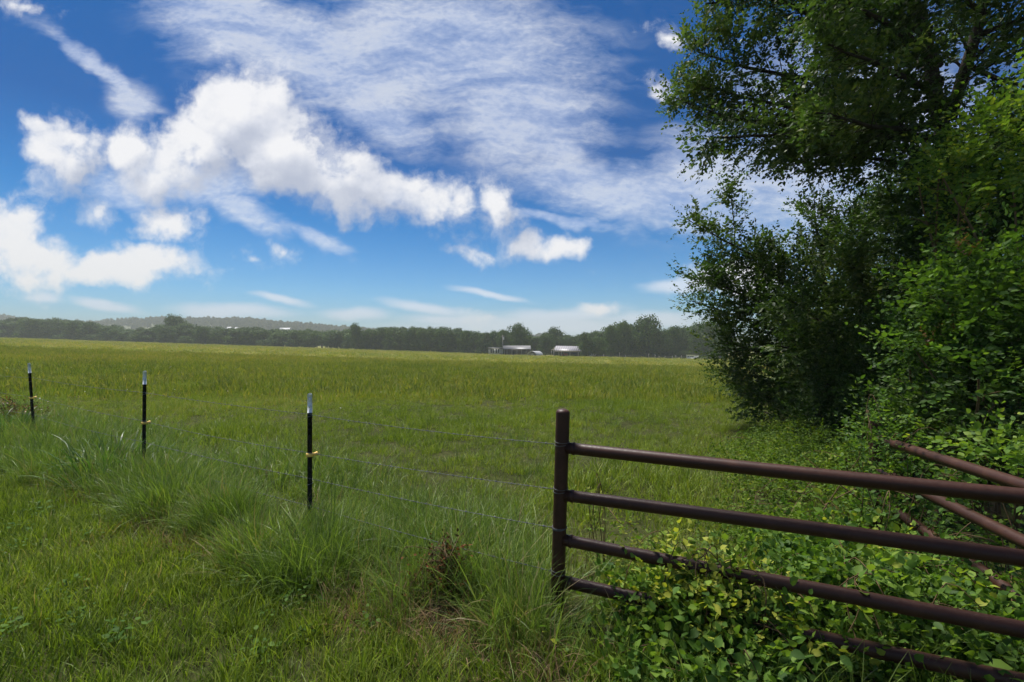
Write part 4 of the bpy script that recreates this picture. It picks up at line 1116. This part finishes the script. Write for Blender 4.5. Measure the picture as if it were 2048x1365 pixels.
mound('honeysuckle vine spreading under the front fence rails down to the lower edge of the view', [cell(.13, .22, .14, .13), cell(.27, .16, .18, .22), cell(.36, -.02, .26, .30), cell(.52, -.02, .28, .30), cell(.72, .30, .30, .20), cell(.95, .34, .34, .20), cell(1.2, .4, .4, .2), cell(.48, -.36, .28, .17), cell(.28, -.33, .24, .11)], 1750, 202, scale=(.45, 1.35), shade=-0.04, runners=40)
mound('dense leafy vine between the front fence and the second pipe fence', [cell(.75, .35, .36, .45), cell(.95, .32, .36, .36), cell(1.15, .35, .4, .32), cell(.62, .55, .36, .38), cell(.9, .75, .45, .42), cell(1.15, .8, .4, .34), cell(.75, .95, .45, .42), cell(.55, .3, .26, .36)], 1500, 203, shade=-0.08, scale=(.45, 1.35), runners=30)
mound('bright leafy shoots growing up through the rails of the second pipe fence', [(2.72, 3.55, .22, .82), (2.60, 3.25, .20, .66), (2.82, 3.78, .24, 1.08), (2.95, 3.9, .2, 1.2), (2.95, 3.3, .3, .8), (3.1, 3.7, .35, .95), (2.65, 2.8, .22, .55)], 480, 204, shade=-0.24, scale=(.5, 1.1), runners=16)
mound('low honeysuckle leaves on the ground below the lowest rail at the lower right corner', [cell(.62, -.22, .24, .08), cell(.80, -.20, .26, .07), cell(1.0, -.16, .3, .07), cell(.75, -.48, .3, .09), cell(1.0, -.45, .3, .08)], 760, 210, shade=0.0, scale=(.4, .7), runners=16, up=0.25)
weed_leaf = leaf_mat('weed leaf', [(0.0, (0.035, 0.070, 0.012)), (0.5, (0.085, 0.145, 0.020)), (0.9, (0.15, 0.21, 0.030)), (1.0, (0.22, 0.24, 0.04))], trans=0.36, rough=0.6, spec=0.10)
mound('thick leafy weeds in front of the thicket behind the fence', [(2.6, 4.3, .5, .36), (3.1, 4.8, .55, .5), (3.6, 5.2, .7, .6), (3.0, 5.6, .6, .38), (3.9, 6.2, .8, .6), (3.4, 6.6, .7, .38), (4.3, 7.2, .8, .55), (2.6, 5.0, .35, .2), (3.9, 7.4, .5, .25)], 2500, 205, mat=weed_leaf, tmpl=tw_weed, scale=(.8, 1.3), name='weed_patch', cat='weeds', runners=10)
mound('lower weeds with small leaves just behind the front fence', [(1.75, 3.5, .4, .26), (2.15, 3.5, .5, .34), (2.0, 4.1, .45, .22), (2.05, 3.05, .4, .32), (1.5, 3.1, .3, .2)], 900, 206, mat=weed_leaf, tmpl=tw_weed, scale=(.75, 1.2), name='weed_patch', cat='weeds', runners=8)
mound('sprawling yellow-green sapling just right of the round-capped pipe post', [(0.78, 3.35, .16, .42), (0.95, 3.3, .22, .30), (0.60, 3.30, .10, .62)], 120, 207, mat=weed_leaf, tmpl=tw_weed, scale=(.7, 1.1), shade=0.25, name='sapling', cat='sapling', runners=5)
# withered bush by the fence, half dark stump half rusty leaves
o = mound('withered dark weed with reddish brown leaves in the grass left of the pipe post', [(-.42, 3.02, .13, .36), (-.36, 3.0, .1, .42), (-.52, 3.05, .12, .3), (-.40, 3.0, .12, .28)], 120, 208, mat=leaf_mat('withered leaf', [(0, (0.012, 0.018, 0.008)), (0.45, (0.03, 0.04, 0.012)), (0.7, (0.07, 0.035, 0.016)), (1, (0.16, 0.065, 0.03))], trans=0.2, spec=0.04, rough=0.8), tmpl=tw_weed, scale=(.6, .95), name='withered_weed', cat='weed', runners=12)
mound('rusty dark low bush at the left edge behind the leaning fence post', [(-9.6, 8.9, .45, .55), (-9.1, 9.0, .4, .42)], 180, 209, mat=leaf_mat('rust bush leaf', [(0, (0.02, 0.03, 0.01)), (0.5, (0.06, 0.05, 0.015)), (1, (0.22, 0.09, 0.02))], trans=0.2), tmpl=tw_shrub, scale=(.6, 1.), name='shrub', cat='shrub', runners=10)
# ------------------------------------------------------------------ grass
def fence_line(x):
    """distance ahead of the wire / pipe fence line at x"""
    return np.interp(x, [-60, -11.2, -7.78, -4.45, -1.69, 0.287, 2.079, 3.2, 30], [34, 9.9, 7.88, 5.84, 4.04, 2.865, 1.963, 1.4, 1.4])
mown_m = leaf_mat('mown grass blade', [(0.0, (0.050, 0.085, 0.010)), (0.4, (0.130, 0.190, 0.020)), (0.82, (0.240, 0.285, 0.040)), (0.9, (0.26, 0.21, 0.09)), (1.0, (0.34, 0.25, 0.13))], trans=0.35, rough=0.5, spec=0.25, tcol=(1.3, 1.4, 0.6), inst=True, world_var=(1.6, 0.5))
tall_m = leaf_mat('tall grass blade', [(0.0, (0.030, 0.060, 0.011)), (0.4, (0.095, 0.158, 0.026)), (0.82, (0.205, 0.272, 0.055)), (0.92, (0.25, 0.19, 0.10)), (1.0, (0.33, 0.24, 0.14))], trans=0.35, rough=0.45, spec=0.3, tcol=(1.3, 1.4, 0.6), inst=True, world_var=(0.9, 0.35))
mead_m = leaf_mat('meadow grass blade', [(0.0, (0.060, 0.105, 0.012)), (0.4, (0.150, 0.215, 0.024)), (0.8, (0.250, 0.285, 0.044)), (0.92, (0.27, 0.21, 0.07)), (1.0, (0.34, 0.25, 0.11))], trans=0.35, rough=0.5, spec=0.22, tcol=(1.3, 1.35, 0.6), inst=True, world_var=(0.28, 0.75))
far_m = leaf_mat('far grass blade', [(0.0, (0.070, 0.125, 0.016)), (0.4, (0.160, 0.205, 0.030)), (0.75, (0.265, 0.25, 0.052)), (1.0, (0.36, 0.26, 0.10))], trans=0.35, rough=0.6, spec=0.15, tcol=(1.3, 1.3, 0.6), inst=True, world_var=(0.09, 0.7))
c_mown = protos('mown_tuft', blade_meshes('m', 4, n=46, h0=.06, h1=.17, w0=.0036, w1=.0068, radius=.11, lean=.35, droop=.45, segs=3, dry=.14), mown_m)
c_tall = protos('tall_tuft', blade_meshes('t', 5, n=40, h0=.14, h1=.46, w0=.0034, w1=.0066, radius=.13, lean=.42, droop=.60, segs=5, dry=.10), tall_m)
c_mead = protos('meadow_tuft', blade_meshes('d', 4, n=60, h0=.08, h1=.21, w0=.005, w1=.009, radius=.20, lean=.4, droop=.6, segs=3, dry=.08), mead_m)
c_far = protos('far_tuft', blade_meshes('f', 3, n=80, h0=.12, h1=.30, w0=.014, w1=.026, radius=.75, lean=.35, droop=.5, segs=2, dry=.18), far_m)

grs = np.random.default_rng(99)
def patchy(x, y, f=1.0, ph=0.0):
    return 0.5 + 0.25*np.sin(x*0.9*f+ph)*np.sin(y*0.7*f+1.1+ph) + 0.25*np.sin(x*0.37*f-y*0.53*f+2+ph)
def lay(name, label, x, y, sc, idxn, coll, tint=None, lean=0.18, zs=1.0):
    n = len(x)
    rot = np.stack([grs.normal(0, lean, n), grs.normal(0, lean, n), grs.uniform(0, 6.28, n)], 1)
    s = np.stack([sc, sc, sc*zs], 1)
    t = grs.uniform(0, 1, n) if tint is None else tint
    return scatter(name, label, 'grass', np.stack([x, y, gz(x, y)-0.01], 1), rot, s, grs.integers(0, idxn, n), t, coll)
def wedge(n, y0, y1, slack=1.15, pw=1.0, extra=1.0):
    """points over the ground in view between two distances, with some to spare at both sides"""
    u = grs.uniform(0, 1, n)
    y = np.sqrt(y0**2 + (y1**2-y0**2)*u) if pw == 1.0 else y0*(y1/y0)**u
    x = grs.uniform(-1, 1, n)*(y*slack+extra)
    return x, y
# verge in front of the fence: short, yellower
x, y = wedge(22000, 1.6, 11, 1.2)
d = y - fence_line(x)
k = (d < -0.50+0.14*np.sin(x*2.3)+0.10*np.sin(x*5.1)) & ~((x > 0.75) & (d > -0.75))
x, y = x[k], y[k]; 
tn = np.clip(0.45 + 0.5*(patchy(x, y, 2.2)-0.5)*2 + grs.normal(0, .2, len(x)), 0, 1)
print('mown', len(x))
lay('verge_grass', 'short yellow-green mown grass of the verge in front of the fence', x, y, grs.uniform(.75, 1.25, len(x)), 4, c_mown, tn, zs=1.0)
# tall rank grass along the fence line
x = grs.uniform(-12, 0.22, 4600); off = np.where(grs.uniform(0, 1, 4600) < .62, grs.uniform(-.72, .35, 4600)*np.where(x > -1.2, .75, 1.0), grs.normal(.6, .6, 4600)); y = fence_line(x) + off
k = (y > 1.8) & (patchy(x, y, 3.1, .7) > grs.uniform(.12, .72, len(x))) & (np.hypot(x+.36, y-2.80) > 0.16)
x, y = x[k], y[k]
print('tall', len(x))
lay('fence_grass', 'tall arching grass left uncut along the wire fence', x, y, grs.uniform(.55, 1.1, len(x))*(0.75+0.5*patchy(x, y, 2.0, 2)), 5, c_tall, None, lean=.2)
tv_ = grs.uniform(.05, 1.2, 170); ov_ = grs.uniform(-.5, .9, 170)
xv = G0[0]+gd[0]*tv_+.45*ov_; yv = G0[1]+gd[1]*tv_+.89*ov_; k = yv > 1.75; xv, yv = xv[k], yv[k]
# shaggy mounds of it round the posts and along the line
cxm = np.concatenate([grs.uniform(-10, 0.0, 34), [-1.6, -4.3, -2.4, -3.2]]); offm = np.concatenate([grs.normal(-.15, .32, 34), [-.1, -.2, -.3, -.45]])
rm = grs.uniform(.16, .34, len(cxm)); x = []; y = []; sc = []; tn = []
for cx, of, r_ in zip(cxm, offm, rm):
    m_ = int(260*r_); a = grs.uniform(0, 6.28, m_); q_ = np.sqrt(grs.uniform(0, 1, m_))*r_
    x.append(cx+q_*np.cos(a)); y.append(fence_line(cx)+of+q_*np.sin(a)); sc.append((1.25-0.6*q_/r_)*grs.uniform(.75, 1.15, m_)*(0.8+r_)*(0.72 if cx > -1.2 else 1.0)); tn.append(np.clip(np.full(m_, grs.uniform(.1, .9))+grs.normal(0, .12, m_), 0, 1))
x, y, sc, tn = map(np.concatenate, (x, y, sc, tn)); k = (y > 2.05) & (np.hypot(x+.42, y-2.85) > .22); x, y, sc, tn = x[k], y[k], sc[k], tn[k]
lay('vine_grass', 'grass blades growing up through the vines behind the front fence', xv, yv, grs.uniform(.5, 1.0, len(xv)), 5, c_tall, None, lean=.25)
lay('fence_grass', 'shaggy mounds of rank grass round the feet of the posts', x, y, sc, 5, c_tall, tn, lean=.3)
# dead straw lying along the edge of the uncut strip
straw_m = leaf_mat('dead straw', [(0.0, (0.07, 0.045, 0.025)), (0.5, (0.17, 0.11, 0.06)), (1.0, (0.34, 0.24, 0.14))], trans=0.2, rough=0.8, spec=0.08, inst=True)
c_straw = protos('straw_tuft', blade_meshes('s', 3, n=45, h0=.10, h1=.28, w0=.0026, w1=.005, radius=.14, lean=1.0, droop=.7, segs=3, dry=.3), straw_m)
cx_ = grs.uniform(-7, 0.1, 46); cxs = np.repeat(cx_, 7) + grs.normal(0, .13, 322)
off = np.repeat(np.where(grs.uniform(0, 1, 46) < .7, grs.normal(-.62, .12, 46), grs.normal(.1, .4, 46)), 7) + grs.normal(0, .10, 322)
x, y = cxs, fence_line(cxs)+off; k = y > 2.0; x, y = x[k], y[k]
lay('dead_straw', 'patches of dead brown straw along the edge of the uncut strip', x, y, grs.uniform(.6, 1.1, len(x)), 3, c_straw)
x = np.concatenate([grs.normal(-.18, .16, 34), grs.normal(-1.0, .25, 20)]); y = np.concatenate([grs.normal(2.92, .12, 34), grs.normal(3.35, .12, 20)])
lay('dead_straw', 'brown matted straw beside the withered weed', x, y, grs.uniform(.6, 1.0, len(x)), 3, c_straw)
# pasture just beyond the fence
x, y = wedge(17000, 2.6, 22, 1.2)
d = y - fence_line(x)
k = (d > 0.15) & (x < 0.34*y+2.2) & (grs.uniform(0, 1, len(x)) > ssmooth(14, 22, y))
x, y = x[k], y[k]
print('meadow', len(x))
tn = np.clip(0.35+0.25*ssmooth(5, 16, y) + 0.5*(patchy(x, y, .8, 1.)-.5)*1.6 + grs.normal(0, .16, len(x)), 0, 1)
lay('meadow_grass', 'knee-high green pasture grass beyond the fence', x, y, grs.uniform(.6, 1.15, len(x))*(0.75+1.1*np.maximum(0, patchy(x, y, 1.7, 3)-.5)), 4, c_mead, tn)
# taller darker tufts standing up in the pasture
x, y = wedge(1000, 4.5, 30, 1.15); k = (y-fence_line(x) > 1.0) & (x < 0.30*y+1.2) & (patchy(x, y, 1.3, 5) > .54)
x, y = x[k], y[k]
lay('pasture_tufts', 'scattered darker tufts of longer grass in the pasture', x, y, grs.uniform(.5, .95, len(x)), 5, c_tall, grs.uniform(0, .15, len(x)))
# pasture farther out
x, y = wedge(16000, 14, 60, 1.15); k = x < 0.40*y+2
x, y = x[k], y[k]
tn = np.clip(0.12 + 0.36*ssmooth(14, 60, y) + 0.5*(patchy(x, y, .22, 1.)-.5)*1.5 + grs.normal(0, .15, len(x)), 0, 1)
lay('field_grass', 'olive pasture grass of the middle distance', x, y, grs.uniform(.7, 1.2, len(x)), 3, c_far, tn)
x, y = wedge(16000, 55, 235, 1.12); k = (y < np.array([dist_at(p) for p in 1024+F*x/y]) - 12)
x, y = x[k], y[k]
tn = np.clip(0.60 + 0.5*(patchy(x, y, .09, 1.)-.5)*1.3 + grs.normal(0, .15, len(x)), 0, 1)
lay('far_field_grass', 'ochre pasture grass reaching to the far treeline', x, y, grs.uniform(1.3, 2.4, len(x)), 3, c_far, tn, zs=.55)

# broad-bladed grass clumps by the posts: plants of their own
broad_m = leaf_mat('broad grass blade', [(0.0, (0.030, 0.075, 0.016)), (0.5, (0.065, 0.130, 0.028)), (0.88, (0.115, 0.18, 0.045)), (1.0, (0.22, 0.19, 0.09))], trans=0.35, rough=0.4, spec=0.35, tcol=(1.3, 1.4, 0.6))
def clump(x, y, n, h, rad, seed, label):
    v, q, r = blades(n, h*.55, h, .012, .022, rad, lean=.28, droop=.7, segs=6, rs=np.random.default_rng(seed), dry=.05)
    o = link('grass_clump', mesh_np('grass_clump', v, [q], {'rnd': r}), broad_m, None, (x, y, float(gz(x, y))-.02))
    tag(o, label, 'grass clump')
clump(-4.75, 5.72, 150, .78, .42, 1, 'big clump of broad-bladed grass at the left foot of the middle black post')
clump(-4.15, 5.35, 46, .58, .22, 2, 'smaller broad-bladed grass clump just right of the middle black post foot')
clump(-8.3, 7.7, 150, .75, .5, 3, 'big clump of broad-bladed grass left of the leaning black post')
clump(-3.55, 4.75, 22, .34, .12, 4, 'small broad-bladed grass clump low in front of the middle black post')
clump(2.15, 2.62, 12, .62, .10, 5, 'single tuft of long pale blades in the vines behind the front fence')
# small white flowers
fm = plain('white petal', (0.75, 0.75, 0.72), 0.6)
v = []; qf = []
fb = MB()
for i in range(7):
    a = i*2*np.pi/7
    fb.add([(0, 0, 0), (.011*math.cos(a-.35), .011*math.sin(a-.35), .003), (.016*math.cos(a), .016*math.sin(a), .002), (.011*math.cos(a+.35), .011*math.sin(a+.35), .003)], [(0, 1, 2, 3)])
fme = mesh_np('flower', np.vstack(fb.v), [np.vstack(fb.q)], {'rnd': np.concatenate(fb.r)})
cfl = protos('flower', [fme], fm)
x, y = wedge(170, 6, 28, 1.0); k = (x < -.2*y+1) & (y-fence_line(x) > .5); x, y = x[k], y[k]
n = len(x)
scatter('wildflowers', 'tiny white wildflowers dotted through the pasture', 'flowers', np.stack([x, y, gz(x, y)+grs.uniform(.22, .32, n)], 1), np.stack([grs.normal(.5, .3, n), grs.normal(0, .3, n), grs.uniform(0, 6, n)], 1), np.ones((n, 3))*grs.uniform(.4, 1.0, n)[:, None], np.zeros(n, int), grs.uniform(0, 1, n), cfl)
# clover and small broad leaves in the verge
cw = []
for i in range(3):
    rs = np.random.default_rng(300+i); n = 26
    lv, lf = leaf_template('ovate')
    a = rs.uniform(0, 6.28, n); rr = rs.uniform(0, .08, n); z = rs.uniform(.02, .11, n)
    pv = place(lv, np.stack([rr*np.cos(a), rr*np.sin(a), z], 1), np.stack([np.cos(a), np.sin(a), rs.normal(.1, .3, n)], 1), np.stack([rs.normal(0, .3, n), rs.normal(0, .3, n), np.ones(n)], 1), rs.uniform(.018, .036, n), 1.3)
    cw.append(mesh_np('verge_weed', pv.reshape(-1, 3), [(np.arange(n)[:, None, None]*8+lf[None]).reshape(-1, 3)], {'rnd': np.repeat(rs.uniform(0, 1, n), 8)}))
ccw = protos('verge_weed', cw, leaf_mat('verge weed leaf', [(0, (0.03, 0.07, 0.012)), (.5, (0.06, 0.12, 0.018)), (1, (0.11, 0.18, 0.03))], trans=.3, inst=True, spec=.08, rough=.6))
x, y = wedge(700, 1.7, 8, 1.2); k = (y < fence_line(x)+.3) & (patchy(x, y, 4., 2.) > .55); x, y = x[k], y[k]; n = len(x)
scatter('verge_weeds', 'small broad-leaved weeds growing in the mown verge', 'weeds', np.stack([x, y, gz(x, y)], 1), np.stack([0*x, 0*x, grs.uniform(0, 6.28, n)], 1), np.ones((n, 3))*grs.uniform(.7, 1.4, n)[:, None], grs.integers(0, 3, n), grs.uniform(0, 1, n), ccw)

# ------------------------------------------------------------------ the misty air
def make_haze():
    b = MB(); b.box((-1560, -1560, -40), (1560, 1560, 76))
    m = bpy.data.materials.new('haze air'); m.use_nodes = True; g = m.node_tree
    g.nodes.remove(g.nodes['Principled BSDF'])
    vol = g.nodes.new('ShaderNodeVolumePrincipled'); vol.inputs['Color'].default_value = (0.60, 0.64, 0.65, 1); vol.inputs['Density'].default_value = HAZE
    vol.inputs['Anisotropy'].default_value = 0.0
    g.links.new(vol.outputs[0], g.nodes['Material Output'].inputs['Volume'])
    o = b.build('haze', m); tag(o, 'thin mist that pales the far trees and hills', 'haze', kind='stuff')
HAZE = 0.00055
make_haze()
# ------------------------------------------------------------------ render settings
scene.view_settings.view_transform = 'Standard'; scene.view_settings.look = 'None'
scene.view_settings.exposure = 0.9; scene.view_settings.gamma = 1.0; scene.view_settings.use_curve_mapping = False
scene.render.engine = 'CYCLES'
cy = scene.cycles
cy.use_denoising = True
cy.max_bounces = 6; cy.diffuse_bounces = 3; cy.glossy_bounces = 2; cy.transmission_bounces = 4; cy.volume_bounces = 1
cy.sample_clamp_indirect = 4.0
cy.use_adaptive_sampling = True; cy.adaptive_threshold = 0.02
